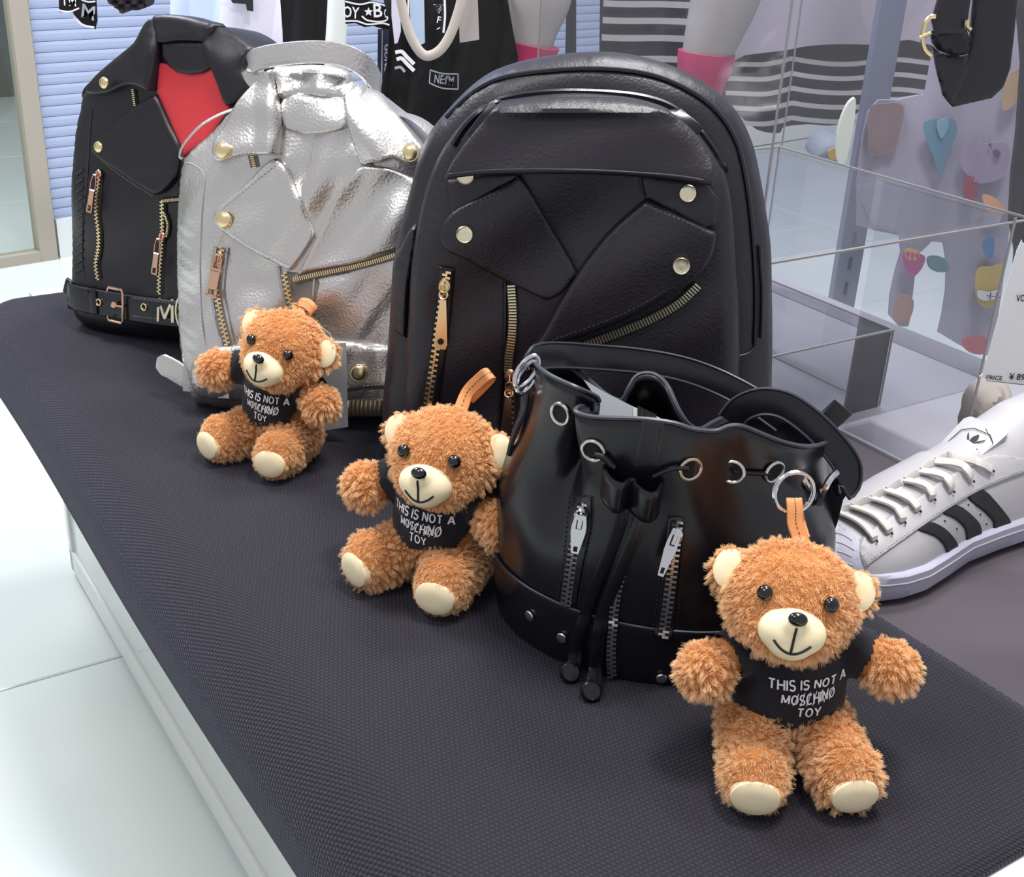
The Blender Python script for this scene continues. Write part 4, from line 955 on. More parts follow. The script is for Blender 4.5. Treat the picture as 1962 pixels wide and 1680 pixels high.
def cap(a, b, ra, rb, n=7):
    a, b = V(a), V(b); return [(a+(b-a)*i/(n-1), (ra+(rb-ra)*i/(n-1),)*3, None) for i in range(n)]

def make_bear(loc, yaw, label, hand_l, hand_r, foot_l, foot_r, head=(0, -.010, .110), hyaw=0, hroll=0, hpitch=0, seed=1, strap=None, tshift=(0, 0), troll=0, lean=0, scale=1.0, padt=.1):
    root = thing('teddy_bear', loc, label, 'teddy bear', 'teddy bear charms in black T-shirts')
    root.rotation_euler = (R(lean), 0, R(yaw)); root.scale = (scale,)*3; ORIG[root.name] = V((0, 0, 0))
    HM = (Matrix.Rotation(R(hyaw), 3, 'Z')@Matrix.Rotation(R(hpitch), 3, 'X')@Matrix.Rotation(R(hroll), 3, 'Y')); hc = V(head)
    def hp(x, y, z): return hc+HM@V((x, y, z))
    sh = .078
    B = [((0, 0, .038), (.033, .029, .038), None), ((0, 0, .062), (.031, .026, .032), None), (hc, (.0385, .0335, .0345), HM), (hp(0, -.012, -.012), (.030, .024, .022), HM)]
    ears = []
    for s in (-1, 1):
        e = hp(s*.0372, .003, .011); B.append((e, (.0120, .0065, .0135), HM)); ears.append(e)
    arms = []
    for s, h_ in ((-1, hand_l), (1, hand_r)):
        a = V((s*.022, 0, sh)); h_ = V(h_); B += cap(a, a+(h_-a)*.8, .0125, .0125); B.append((h_, (.0165, .0155, .0165), None)); arms.append((a, h_))
    feet = []
    for s, f in ((-1, foot_l), (1, foot_r)):
        a = V((s*.020, -.004, .022)); f = V(f); B += cap(a, f, .0205, .0185, 8); d = (f-a); d.z = 0; d.normalize()
        B.append((f+V((0, 0, .003)), (.018, .014, .020), Matrix.Rotation(math.atan2(d.x, -d.y), 3, 'Z'))); feet.append((f, d))
    me = remesh(B, .0021); 
    for q in me.vertices:
        if q.co.z < .0045: q.co.z = .0045
    me.materials.append(M['furskin']); me.materials.append(M['fur'])
    body = bpy.data.objects.new('body', me); put(body, root); ORIG[body.name] = V((0, 0, 0)); me.shade_smooth()
    # T-shirt
    S = [((0, 0, .050), (.0375, .0325, .040), None), ((0, 0, .066), (.0355, .0305, .030), None)]
    for a, h_ in arms: S += cap(a, a+(h_-a)*.66, .0165, .0160)
    ms = remesh(S, .0020, 5); bm = bmesh.new(); bm.from_mesh(ms); bpy.data.meshes.remove(ms)
    g = bm.verts[:]+bm.edges[:]+bm.faces[:]
    r_ = bmesh.ops.bisect_plane(bm, geom=g, plane_co=(0, 0, .043), plane_no=(.05, .25, -1), clear_outer=True)
    for a, h_ in arms:
        d = (h_-a).normalized(); g = bm.verts[:]+bm.edges[:]+bm.faces[:]
        side = 1 if a.x > 0 else -1
        dele = [v for v in bm.verts if (v.co-a).dot(d) > (h_-a).length*.66-.001+.0 and v.co.x*side > .026]
        bmesh.ops.delete(bm, geom=dele, context='VERTS')
    for v in bm.verts:
        if v.co.z < .052: v.co += V((v.co.x, v.co.y, 0)).normalized()*.0015*(.052-v.co.z)/.009+V((0, 0, .0009*math.sin(v.co.x*190)))
        v.co += V((0, -.0008*math.sin(v.co.x*140+v.co.z*260), 0))
    o0 = V((0, 0, 0)); bmesh.ops.recalc_face_normals(bm, faces=bm.faces); mt = bpy.data.meshes.new('shirt'); bm.to_mesh(mt); bm.free(); mt.materials.append(M['tee']); mt.shade_smooth()
    tee = bpy.data.objects.new('t_shirt', mt); put(tee, root); ORIG[tee.name] = V((0, 0, 0))
    sb = bvh_of(tee)
    # print
    def wrap(bm, name):
        for v in bm.verts:
            x, z = v.co.x, v.co.y; c_, s_ = math.cos(R(troll)), math.sin(R(troll)); X, Z = x*c_-z*s_+tshift[0], x*s_+z*c_+.0535+tshift[1]
            r = sb.ray_cast(V((X, -.2, Z)), V((0, 1, 0))); v.co = V((X, (r[0].y if r[0] else -.025)-.0009, Z))
        m = bpy.data.meshes.new(name); bm.to_mesh(m); bm.free(); m.materials.append(M['print']); o = bpy.data.objects.new(name, m); put(o, tee); ORIG[o.name] = V((0, 0, 0)); return o
    bm = bmesh.new()
    stroke_text(bm, 'THIS IS NOT A', .0062, .0092, .88, .00055); word_w = 2*stroke_text(bm, 'MOSCHINO', .0062, .0, .80, .00050); stroke_text(bm, 'TOY', .0062, -.0092, .88, .00055)
    w0 = word_w; 
    for i in range(7):
        x = -w0/2+w0*(.175+.825*(i+.5)/7); a, b = (x-.0014, -.0042), (x+.0014, .0042)
        w_ = .00028; k = 5; row = [(a[0]+(b[0]-a[0])*j/k, a[1]+(b[1]-a[1])*j/k) for j in range(k+1)]
        vs_ = [(bm.verts.new((p[0]-w_, p[1], 0)), bm.verts.new((p[0]+w_, p[1], 0))) for p in row]
        for j in range(k): bm.faces.new((vs_[j][0], vs_[j][1], vs_[j+1][1], vs_[j+1][0]))
    wrap(bm, 'shirt_print')['label'] = 'white lettering THIS IS NOT A MOSCHINO TOY with the middle word struck through'
    # muzzle, nose, mouth, eyes
    mz = [(hp(0, -.0305, -.0135), (.0200, .0125, .0145), HM), (hp(0, -.0375, -.0075), (.0085, .0085, .0085), HM), (hp(0, -.030, -.020), (.0140, .0115, .0105), HM)]
    mm_ = remesh(mz, .0014, 8); mm_.materials.append(M['cream']); mm_.shade_smooth(); mo = bpy.data.objects.new('muzzle', mm_); put(mo, root); ORIG[mo.name] = V((0, 0, 0)); mb = bvh_of(mo)
    fwd = HM@V((0, -1, 0))
    def onm(x, z):
        o_ = hp(x, -.12, z); r = mb.ray_cast(o_, -fwd); return (r[0] if r[0] else hp(x, -.04, z))+fwd*.0003
    m = MB(); c = onm(0, -.0035); m.lathe(c-fwd*.0018, fwd, [(.0047, 0), (.0056, .0016), (.0053, .0032), (.0036, .0046), (.0012, .0051), (.0001, .0052)], 18, ex=.72, xa=HM@V((0, 0, 1))); m.build('nose', M['eye'], mo)
    m = MB(); m.tube([onm(0, z) for z in np.linspace(-.0085, -.0245, 9)], .0008, 6)
    m.tube([onm(x, -.0245+.0062*(abs(x)/.0105)**2) for x in np.linspace(-.0105, .0105, 17)], .0008, 6); m.build('mouth', M['mouth'], mo)
    bb = bvh_of(body)
    for s in (-1, 1):
        o_ = hp(s*.0180, -.12, .0055); r = bb.ray_cast(o_, -fwd); c = r[0] if r[0] else hp(s*.018, -.03, .0055)
        nn = (fwd+HM@V((s*.35, 0, .1))).normalized(); m = MB(); m.lathe(c+nn*.0012, nn, [(.0042, 0), (.0047, .0016), (.0043, .0034), (.0028, .0047), (.0010, .0052), (.0001, .0053)], 16); m.build('eye', M['eye'], root)
        # ear lining
        e = ears[0 if s < 0 else 1]; m = MB(); n_ = (HM@V((s*.15, -1, .12))).normalized()
        m.lathe(e+n_*.0055, n_, [(.0108, -.002), (.0102, .0005), (.0078, .0018), (.0030, .0022), (.0001, .0022)], 20, ex=1.15, xa=HM@V((0, 0, 1))); m.build('ear_lining', M['cream'], root)
    pads = []
    for f, d in feet:
        n_ = (d+V((0, 0, padt))).normalized(); c = f+n_*.0148+V((0, 0, -.0015)); m = MB()
        m.lathe(c, n_, [(.0150, -.004), (.0143, .0010), (.0115, .0026), (.0060, .0034), (.0001, .0036)], 24, ex=.86, xa=V((0, 0, 1))); pd = m.build('foot_pad', M['cream'], root)
        for q in pd.data.vertices:
            if q.co.z < .0015: q.co.z = .0015
        pads.append((c, n_))
    # strap loop
    top = hp(.004, .004, .0335)
    if strap:
        P = [top-V((0, 0, .004))]+[V(q) for q in strap['path']]; m = MB(); PP = [V(q) for q in sm([tuple(q) for q in P], k=5)]
        m.strip(PP, V(strap['side']), .0098, .0014); so = m.build('hanging_strap', M['tan'], root); so['label'] = 'tan leather loop on the head'
        q = PP; m = MB(); sdv = V(strap['side'])
        for i in range(0, len(q)-1):
            t_ = (q[i+1]-q[i]); nn = sdv.cross(t_).normalized()
            for sg in (-1, 1): m.tube([q[i]+t_*.1+nn*sg*.0018, q[i]+t_*.6+nn*sg*.0018], .0003, 4)
        m.build('strap_stitching', M['mouth'], so)['kind'] = 'stuff'
        if strap.get('ring'):
            c, u_, v_, rad = strap['ring']; c, u_, v_ = V(c), V(u_).normalized(), V(v_).normalized(); m = MB()
            m.tube([c+u_*rad*math.cos(t)+v_*rad*math.sin(t) for t in np.linspace(0, 2*math.pi, 33)[:-1]], .0011, 8, closed=True)
            m.tube([c+u_*rad*math.cos(t)+v_*rad*math.sin(t)+u_.cross(v_)*.0022 for t in np.linspace(0, 2*math.pi, 33)[:-1]], .0011, 8, closed=True); m.build('key_ring', M['chrome'], root)['label'] = 'chrome split ring'
    # fur
    vg = body.vertex_groups.new(name='fur'); vl = body.vertex_groups.new(name='length')
    eyes_c = [hp(s*.0180, -.033, .0055) for s in (-1, 1)]
    for q in me.vertices:
        w_ = 1.0; co = q.co; ln = 1.0
        r = sb.find_nearest(co)
        if r[0] is not None and r[3] < .0085 and co.z > .0405 and (co-hc).length > .030:
            inarm = any((co-a).dot((h_-a).normalized()) > (h_-a).length*.70 for a, h_ in arms)
            if not inarm: w_ = 0
        for c, n_ in pads:
            dd = co-c; ax_ = dd.dot(n_)
            if ax_ > -.006 and (dd-n_*ax_).length < .0128: w_ = 0
        hl = HM.transposed()@(co-hc)
        if hl.y < -.015 and ((hl.x/.0185)**2+((hl.z+.0155)/.0135)**2) < 1: w_ = 0
        if hl.y < -.012: ln = .55
        for c in eyes_c:
            if (co-c).length < .0062: w_ = 0
        for i_, e in enumerate(ears):
            s_ = -1 if i_ == 0 else 1; n_ = (HM@V((s_*.15, -1, .12))).normalized(); dd = co-e; ax_ = dd.dot(n_)
            if .001 < ax_ < .009 and (dd-n_*ax_).length < .0095: w_ = 0
        vg.add([q.index], w_, 'REPLACE'); vl.add([q.index], ln, 'REPLACE')
    pm = body.modifiers.new('fur', 'PARTICLE_SYSTEM'); ps = body.particle_systems[0]; st = ps.settings; ps.seed = seed
    st.type = 'HAIR'; st.count = 2600; st.hair_length = .0022; st.hair_step = 3; st.render_step = 3; st.display_step = 2
    st.use_advanced_hair = True; st.emit_from = 'FACE'; st.distribution = 'RAND'
    st.normal_factor = .0014; st.object_align_factor = (0, -.0002, -.0005); st.factor_random = .0006; st.length_random = .35
    st.child_type = 'INTERPOLATED'; st.rendered_child_count = 22; st.child_percent = 2 if hasattr(st, 'child_percent') else 0
    st.clump_factor = .55; st.clump_shape = -.2; st.roughness_1 = .0012; st.roughness_1_size = .01; st.roughness_2 = .0012; st.roughness_2_size = .02; st.roughness_endpoint = .0008
    st.root_radius = .00024; st.tip_radius = .00005; st.radius_scale = 1.0; st.use_close_tip = True
    st.material = 2
    ps.vertex_group_density = 'fur'; ps.vertex_group_length = 'length'
    return root

make_bear((.186, .652, .4505), 6, 'biggest teddy bear charm, in a black T-shirt, right front corner beside the bucket bag', (-.058, -.016, .068), (.058, -.016, .068), (-.033, -.060, .0205), (.023, -.060, .0205), head=(-.011, -.012, .115), hyaw=-13, hroll=4, hpitch=-22, seed=3, troll=3, tshift=(.004, .003), scale=1.03, padt=-.05,
          strap=dict(path=[(-.006, .012, .152), (-.006, .017, .160), (-.006, .021, .164), (-.004, .023, .160), (-.003, .018, .152), (-.002, .008, .146)], side=(1, 0, 0), ring=((-.007, .022, .1695), (1, .1, 0), (0, .2, 1), .0125)))
make_bear((-.052, .842, .4505), -28, 'middle teddy bear charm in a black T-shirt, leaning on the large black backpack', (-.056, -.016, .064), (.055, -.012, .064), (-.033, -.044, .0205), (.028, -.044, .0205), head=(.009, -.012, .1035), hyaw=8, hroll=0, hpitch=-14, seed=5, troll=0, tshift=(0, .000), scale=1.08, padt=.0,
          strap=dict(path=[(.011, .012, .144), (.020, .014, .156), (.025, .014, .161), (.0255, .018, .159), (.018, .018, .149), (.010, .016, .139)], side=(.80, -.15, -.55)))
make_bear((-.220, 1.055, .4505), -25, 'leftmost teddy bear charm in a black T-shirt, sitting in front of the silver backpack', (-.058, -.018, .074), (.054, -.016, .064), (-.033, -.050, .0205), (.030, -.052, .0205), head=(.015, -.012, .105), hyaw=6, hroll=12, hpitch=-14, seed=8, troll=-3, tshift=(0, 0), scale=1.03, padt=.05,
          strap=dict(path=[(.012, .012, .141), (.020, .012, .144), (.027, .012, .141), (.029, .013, .136), (.022, .015, .134), (.012, .014, .132)], side=(.15, .75, .6)))
# ------------------------------------------------------------------ sneaker
def sneaker():
    O = V((.250, .850, .4505)); u = V((.79, .61, 0)).normalized(); v = V((-u.y, u.x, 0)); Z = V((0, 0, 1))
    root = thing('sneaker', O+u*.15, 'white leather sneaker with three black stripes, on the grey mat behind the biggest bear', 'shoe')
    xs = [0, .004, .012, .025, .045, .07, .10, .14, .18, .22, .26, .29, .305, .312]
    wn_ = [.006, .022, .036, .047, .055, .058, .055, .050, .052, .056, .056, .045, .030, .008]      # near half width
    wf_ = [.006, .020, .033, .042, .048, .050, .048, .044, .044, .046, .048, .042, .030, .008]
    hh = [.020, .030, .038, .045, .052, .062, .072, .080, .088, .098, .108, .112, .108, .09]
    def ip(x, T): return float(np.interp(x, xs, T))
    bm = bmesh.new(); rows = []; X = [i/60*.312 for i in range(61)]; K = 28
    for x in X:
        r = []
        for k in range(K+1):
            a = math.pi*k/K; c = math.cos(a); s_ = math.sin(a); w_ = ip(x, wn_)*.93 if c > 0 else ip(x, wf_)*.93
            cc = math.copysign(abs(c)**.75, c); z = .018+(ip(x, hh)-.018)*s_**.85
            if x > .15: z -= .004
            r.append(bm.verts.new(O+u*x-v*(cc*w_*(1-.12*s_))+Z*z))
        rows.append(r)
    for i in range(60):
        for k in range(K): bm.faces.new((rows[i][k], rows[i][k+1], rows[i+1][k+1], rows[i+1][k]))
    bm.faces.new(rows[0]); bm.faces.new(rows[-1][::-1])
    up = bm_obj('upper', bm, M['shoe'], root)
    bm = bmesh.new(); rows = []; pr = [(.94, 0), (1.0, .003), (1.02, .012), (1.0, .022), (.95, .024)]
    for f, z in pr:
        r = [bm.verts.new(O+u*(x if x > .002 else x-.004)-v*(ip(x, wn_)*f+.001)+Z*z) for x in X]+[bm.verts.new(O+u*x+v*(ip(x, wf_)*f+.001)+Z*z) for x in reversed(X)]
        rows.append(r)
    n = len(rows[0])
    for i in range(len(pr)-1):
        for k in range(n): bm.faces.new((rows[i][k], rows[i][(k+1) % n], rows[i+1][(k+1) % n], rows[i+1][k]))
    bm.faces.new(rows[0][::-1]); bm.faces.new(rows[-1])
    sole = bm_obj('sole', bm, M['shoetoe'], root)
    m = MB(); m.tube([O+u*x-v*(ip(x, wn_)*1.02+.001)+Z*.0165 for x in X[1:]], .0008, 5); m.build('foxing_line', M['shoe'], root)
    bv = bvh_of(up); pl = Plane(O+u*.1-v*.05, -38, 35)
    kw = dict(h0=.0)
    toe = panel(pl, bv, sm([(1588, 1000), (1620, 1015), (1643, 1032), (1643, 1060), (1650, 1090), (1648, 1112), (1625, 1118), (1600, 1110), (1590, 1060)], True, 3), 'toe_cap', M['shoetoe'], root, .0006, .0022, 5, 5)
    tb_ = bvh_of(toe, up)
    for i in range(5): seam(pl, tb_, [(1600+i*2, 1020+i*18), (1618, 1026+i*17), (1638, 1040+i*15)], root, M['lace'], .0004, .0005, 'toe_ridge')
    ey = panel(pl, bv, sm([(1656, 1086), (1656, 1086), (1644, 1064), (1643, 1048), (1652, 1028), (1681, 1004), (1720, 978), (1765, 948), (1805, 918), (1850, 895), (1900, 872), (1962, 880), (1990, 890), (1990, 896), (1962, 905), (1895, 931), (1836, 962), (1757, 1014), (1700, 1054)], True, 3), 'eyestay', M['shoe'], root, .0006, .0018, 3, 5); eb = bvh_of(ey, up)
    for P_ in ([(1757, 1014), (1780, 1000), (1808, 1012), (1830, 1036), (1835, 1056), (1815, 1066), (1808, 1046), (1790, 1028)], [(1805, 982), (1831, 967), (1866, 992), (1879, 1013), (1875, 1032), (1852, 1040), (1848, 1014), (1828, 994)], [(1852, 951), (1880, 936), (1922, 980), (1936, 1003), (1929, 1018), (1903, 1022), (1902, 1001), (1884, 980)]):
        panel(pl, bv, sm(P_, True, 3), 'stripe', M['stripe'], root, .0004, .0014, 3, 5)
    stitch(pl, eb, [[(1658, 1079), (1700, 1048), (1757, 1008), (1836, 956), (1895, 925), (1960, 899)]], root, M['lace'], .0004, .003, .0003)
    hl = MB()
    for x, y in ((1810, 998), (1833, 1013), (1855, 967), (1878, 986), (1890, 1004)): p, q = hit(bv, x, y, pl); hl.lathe(p+pl.n*.0002, pl.n, [(.0009, 0), (.0009, .0003), (.0001, .0003)], 8)
    hl.build('vent_hole', M['hole'], root)['kind'] = 'stuff'
    # laces
    cr = lambda x, y: (1562+x/4.2, 780+y/4.2)
    lac = [((150, 855), (320, 950), (485, 1085)), ((270, 810), (440, 890), (590, 1010)), ((425, 745), (600, 820), (705, 935)), ((545, 680), (720, 760), (835, 845)), ((690, 600), (850, 650), (945, 755)), ((820, 525), (990, 570), (1085, 675)), ((940, 445), (1130, 480), (1245, 595)), ((1035, 400), (1250, 450), (1420, 520))]
    fb = bvh_of(ey, up, toe)
    for i, P_ in enumerate(lac):
        q = on(pl, fb, [cr(*p) for p in P_], .0035, step=.003); k = len(q); 
        if k < 3: continue
        q = [p+pl.n*.003*math.sin(math.pi*min(1, j/(k-1)*1.1)) for j, p in enumerate(q)]; q[-1] = q[-1]-pl.n*.003
        d = (q[-1]-q[0]).normalized(); m = MB(); m.strip(q, d.cross(pl.n), [.0075]*(k-2)+[.0082, .0066], .0019); m.build('lace', M['lace'], root)
        p = q[-1]; m = MB(); m.lathe(p+pl.n*.001+d*.0028, pl.n, [(.0012, 0), (.0012, .0006), (.0001, .0006)], 8); m.build('lace_hole', M['hole'], root)
        if i < 7:
            a = cr(*lac[i+1][0]); b = cr(lac[i][0][0]+10, lac[i][0][1]-6); c = cr(lac[i][1][0]+60, lac[i][1][1]-40)
            q = on(pl, fb, [b, ((b[0]+a[0])/2, (a[1]+b[1])/2-3), a], .0030, step=.003)
            if len(q) > 1: m = MB(); m.strip(q, (q[-1]-q[0]).normalized().cross(pl.n), .0062, .0017); m.build('lace', M['lace'], root)
    # tongue
    m = MB(); P_ = [O+u*x+Z*z for x, z in ((.165, .074), (.180, .081), (.196, .088), (.206, .093), (.212, .094), (.216, .088))]
    m.strip(P_, v, [.034, .038, .041, .042, .039, .030], .007); tg = m.build('tongue', M['shoe'], root)
    tb2 = bvh_of(tg); m = MB()
    def T_(x, y): return O+u*(.181+x*.8)-v*(.003+y*.8)+Z*(.0)
    def lift(p): r = tb2.ray_cast(p+Z*.3, -Z); return (r[0] if r[0] else p+Z*.105)+Z*.0013
    for i, (dx, dy, rt) in enumerate(((0.004, -.008, .6), (.007, 0, 0), (.004, .008, -.6))):
        c_ = (.002, dy*.3); ax_ = V((math.cos(rt), -math.sin(rt), 0)); vs_ = []
        for k in range(14):
            a = 2*math.pi*k/14; X_ = .0075+.0075*math.cos(a); Y_ = .0034*math.sin(a)*(1 if math.cos(a) < .3 else .7)
            x_ = X_*math.cos(-rt)-Y_*math.sin(-rt); y_ = X_*math.sin(rt)*1+Y_*math.cos(rt); vs_.append(lift(T_(c_[0]+x_, c_[1]-y_)))
        m.add(vs_, [tuple(range(14))])
    for k in range(3):
        y0 = [(j/8-.5)*.026 for j in range(9)]; x0 = -.001-k*.0022
        m.add([lift(T_(x0, y)) for y in y0]+[lift(T_(x0-.0010, y)) for y in y0], [(j, j+1, 10+j, 9+j) for j in range(8)])
    lg = m.build('tongue_logo', M['ink'], tg, smooth=False); lg['label'] = 'black three-leaf emblem with bars on the tongue'; lg['kind'] = 'stuff'
    m = MB(); m.tube([lift(T_(x, y)) for x, y in ((-.008, .020), (.014, .020), (.022, .010), (.022, -.010), (.014, -.020), (-.008, -.020))], .0004, 4); m.build('tongue_outline', M['ink'], tg)
sneaker()

# ------------------------------------------------------------------ clear boxes
M['acrylic'] = clear_mat('clear_acrylic', (.95, .955, .965), haze=.015, hcol=(.75, .74, .80))  # pale diffuse haze stands in for whitish reflections on the panes
M['acedge'] = mat('acrylic_edge', '8d8a8a', .3)
def clear_box(s0, s1, t0, t1, z0, z1, label, top=True, th=.003, edge=.0016):
    root = thing('acrylic_box', TS((s0+s1)/2, (t0+t1)/2, z0), label, 'display box', 'clear acrylic display boxes')
    def w_(a0, a1, b0, b1, c0, c1, nm): m = MB(); tbox(m, a0, a1, b0, b1, c0, c1); m.build(nm, M['acrylic'], root, smooth=False)
    w_(s0, s1, t0, t0+th, z0, z1, 'side_pane'); w_(s0, s1, t1-th, t1, z0, z1, 'side_pane'); w_(s0, s0+th, t0+th, t1-th, z0, z1, 'side_pane'); w_(s1-th, s1, t0+th, t1-th, z0, z1, 'side_pane')
    if top: w_(s0+th, s1-th, t0+th, t1-th, z1-th, z1, 'top_pane')
    c = [(s0, t0), (s1, t0), (s1, t1), (s0, t1)]; r = edge
    for i in range(4):
        (a, b), (a2, b2) = c[i], c[(i+1) % 4]
        m = MB(); m.tube([TS(a, b, z0+r), TS(a, b, z1)], r*.7, 6); m.build('corner_edge', M['acedge'], root)
        if top: m = MB(); m.tube([TS(a, b, z1), TS(a2, b2, z1)], r, 6); m.build('top_edge', M['acedge'], root)
    return root
clear_box(-1.178, -.785, .788, 1.194, ZT+.0005, .645, 'wide clear acrylic box on the grey mat, the lower one of the stacked pair')
clear_box(-1.170, -.790, .792, 1.190, .6475, .98, 'tall clear acrylic box stacked on the wide one, cut off by the photo top', top=False)
clear_box(-1.02, -.80, .83, 1.017, ZT+.0005, .540, 'small low clear acrylic riser standing inside the wide box')
rt_ = thing('acrylic_stand', TS(-.70, .929, ZT+.0005), 'upright clear acrylic stand just behind the sneaker', 'display panel')
m = MB(); tbox(m, -.775, -.628, .929, .933, ZT+.0006, .714); m.build('pane', M['acrylic'], rt_, smooth=False)
m = MB(); m.tube([TS(-.628, .931, ZT+.002), TS(-.628, .931, .714)], .0013, 6); m.build('near_edge', M['acedge'], rt_)
m = MB(); tbox(m, -.775, -.632, .935, .975, ZT+.0006, ZT+.0036); m.build('foot', M['acrylic'], rt_, smooth=False)

# ------------------------------------------------------------------ cards and hanging things
def slab(poly, y, th, name, mt, parent, step=12, wave=None, ew=6, bulge=.0, loc=None, up=None):
    vv, fs, d = tri(poly, step); P3 = []
    for (x, yy), dd in zip(vv, d):
        p = at_y(x, yy, y); t = min(1, dd/ew); e = (wave(x, yy) if wave else 0)+bulge*math.sqrt(1-(1-t)**2)
        P3.append(p+V((0, -e, 0)))
    if parent is None: return shell(P3, fs, [lambda p: p+V((0, th, 0))], name, mt, None, loc=loc)
    return shell(P3, fs, [lambda p: p+V((0, th, 0))], name, mt, parent)
def gthing(name, poly, y, label, cat, group=None):
    cx_ = sum(p[0] for p in poly)/len(poly); cy_ = sum(p[1] for p in poly)/len(poly); return thing(name, at_y(cx_, cy_, y), label, cat, group)
def flat_text(body, px, py, y, hpx, mt, parent, rot=0, sx=.8, sy=1.0, name='lettering', off=.004, pl=None, label=None):
    p = at_y(px, py, y); q = at_y(px, py+10, y); sc = (p-q).length/10; bm = text_bm(body, hpx*sc*1.38, .05, sx)
    for v_ in bm.verts:
        x, z = v_.co.x, v_.co.y*sy; c, s_ = math.cos(R(rot)), math.sin(R(rot)); v_.co = p+V((x*c-z*s_, -off, x*s_+z*c))
    o = bm_obj(name, bm, mt, parent, smooth=False); o['kind'] = 'stuff'
    if label: o['label'] = label
    return o

# grey paper tag behind the silver backpack's bear
poly = [(612, 657), (663, 657), (667, 818), (613, 826)]
g = gthing('price_tag', poly, 1.075, 'plain grey paper tag hanging behind the bear in front of the silver backpack', 'price tag'); slab(poly, 1.072, .0008, 'paper', M['greycard'], g, 30)
m = MB(); m.tube([at_y(x, y, 1.075) for x, y in ((640, 660), (632, 640), (610, 622), (590, 612))], .0006, 5); m.build('string', M['card'], g)
# price card at the right edge
poly = sm([(1960, 466), (1960, 466), (2090, 470), (2090, 470), (2070, 750), (2070, 750), (1892, 727), (1884, 716), (1888, 700), (1948, 480)], True, 2)
g = gthing('price_tag', poly, .86, 'white price card at the right edge of the photo, partly cut off', 'price tag'); slab(poly, .86, .0008, 'paper', M['card'], g, 30)
flat_text('VOL', 1958, 571, .86, 13, M['ink'], g, rot=4, sx=.62, off=.0012, label='black lettering VOL'); flat_text('PRICE', 1904, 723, .86, 8, M['thread'], g, rot=-2, sx=1.0, off=.0012, label='small lettering PRICE'); flat_text('¥ 890', 1952, 722, .86, 12, M['ink'], g, rot=0, sx=.9, off=.0012, label='price in yen')
m = MB(); m.tube([at_y(1890, 729, .858), at_y(2060, 748, .858)], .0003, 4); m.build('rule_line', M['ink'], g)
m = MB(); m.tube([at_y(2000, 468, .86), at_y(1998, 300, .865), at_y(1990, 150, .87)], .0007, 5); m.build('string', M['card'], g)
# black belt strap with gold buckle
poly = [(1868, -30), (1952, -30), (1944, 60), (1936, 130), (1922, 168), (1900, 188), (1826, 205), (1812, 190), (1798, 140), (1840, 130), (1858, 90)]
g = gthing('belt', poly, .88, 'black webbing strap folded through a gold buckle, hanging at the top right', 'belt')
slab(poly, .885, .003, 'strap', M['leather_soft'], g, 10, bulge=.002)
slab([(1806, -30), (1864, -30), (1854, 40), (1846, 66), (1792, 66), (1786, 40)], .870, .003, 'strap', M['leather_soft'], g, 10, bulge=.002)
slab([(1784, 60), (1852, 56), (1860, 80), (1852, 104), (1830, 108), (1800, 98), (1788, 84)], .872, .004, 'strap_fold', M['leather'], g, 8, bulge=.003)
slab([(1787, 88), (1800, 100), (1842, 108), (1856, 104), (1854, 140), (1826, 200), (1808, 184), (1794, 130)], .877, .003, 'strap', M['leather_soft'], g, 8, bulge=.002)
m = MB(); m.tube([at_y(x, y, .866) for x, y in sm([(1792, 32), (1782, 33), (1772, 48), (1768, 72), (1772, 94), (1784, 106)], k=4)], .0016, 8); m.tube([at_y(1762, 73, .864), at_y(1784, 63, .864)], .0014, 6); m.tube([at_y(x, y, .866) for x, y in ((1854, 38), (1853, 50), (1860, 57))], .0018, 6); m.build('buckle', M['gold'], g)['label'] = 'gold buckle frame and prong'
# black garment at the far right
TOP[0] = False
poly = [(1945, -30), (2060, -30), (2060, 1000), (1905, 880), (1912, 820), (1925, 740), (1938, 620), (1945, 480), (1936, 420), (1940, 330), (1948, 250), (1956, 120)]
g = gthing('trousers', poly, 1.40, 'black hanging trousers at the right edge behind the price card', 'trousers'); slab(poly, 1.40, .01, 'fabric', M['blackcloth'], g, 26, wave=lambda x, y: .006*math.sin(x/14))
# beige shoe
TOP[0] = True
M['beige'] = mat('beige_suede', '8d8680', .9, bump=1, bscale=300, bstr=.3)
poly = sm([(1845, 846), (1850, 800), (1862, 760), (1880, 742), (1925, 735), (1940, 765), (1925, 810), (1905, 850), (1900, 900), (1850, 905)], True, 3)
g = gthing('shoe', poly, 1.10, 'beige suede shoe standing behind the white sneaker at the right', 'shoe'); slab(poly, 1.06, .018, 'upper', M['beige'], g, 8, bulge=.02, ew=25, wave=lambda x, y: .002*math.sin((x+y)/5))

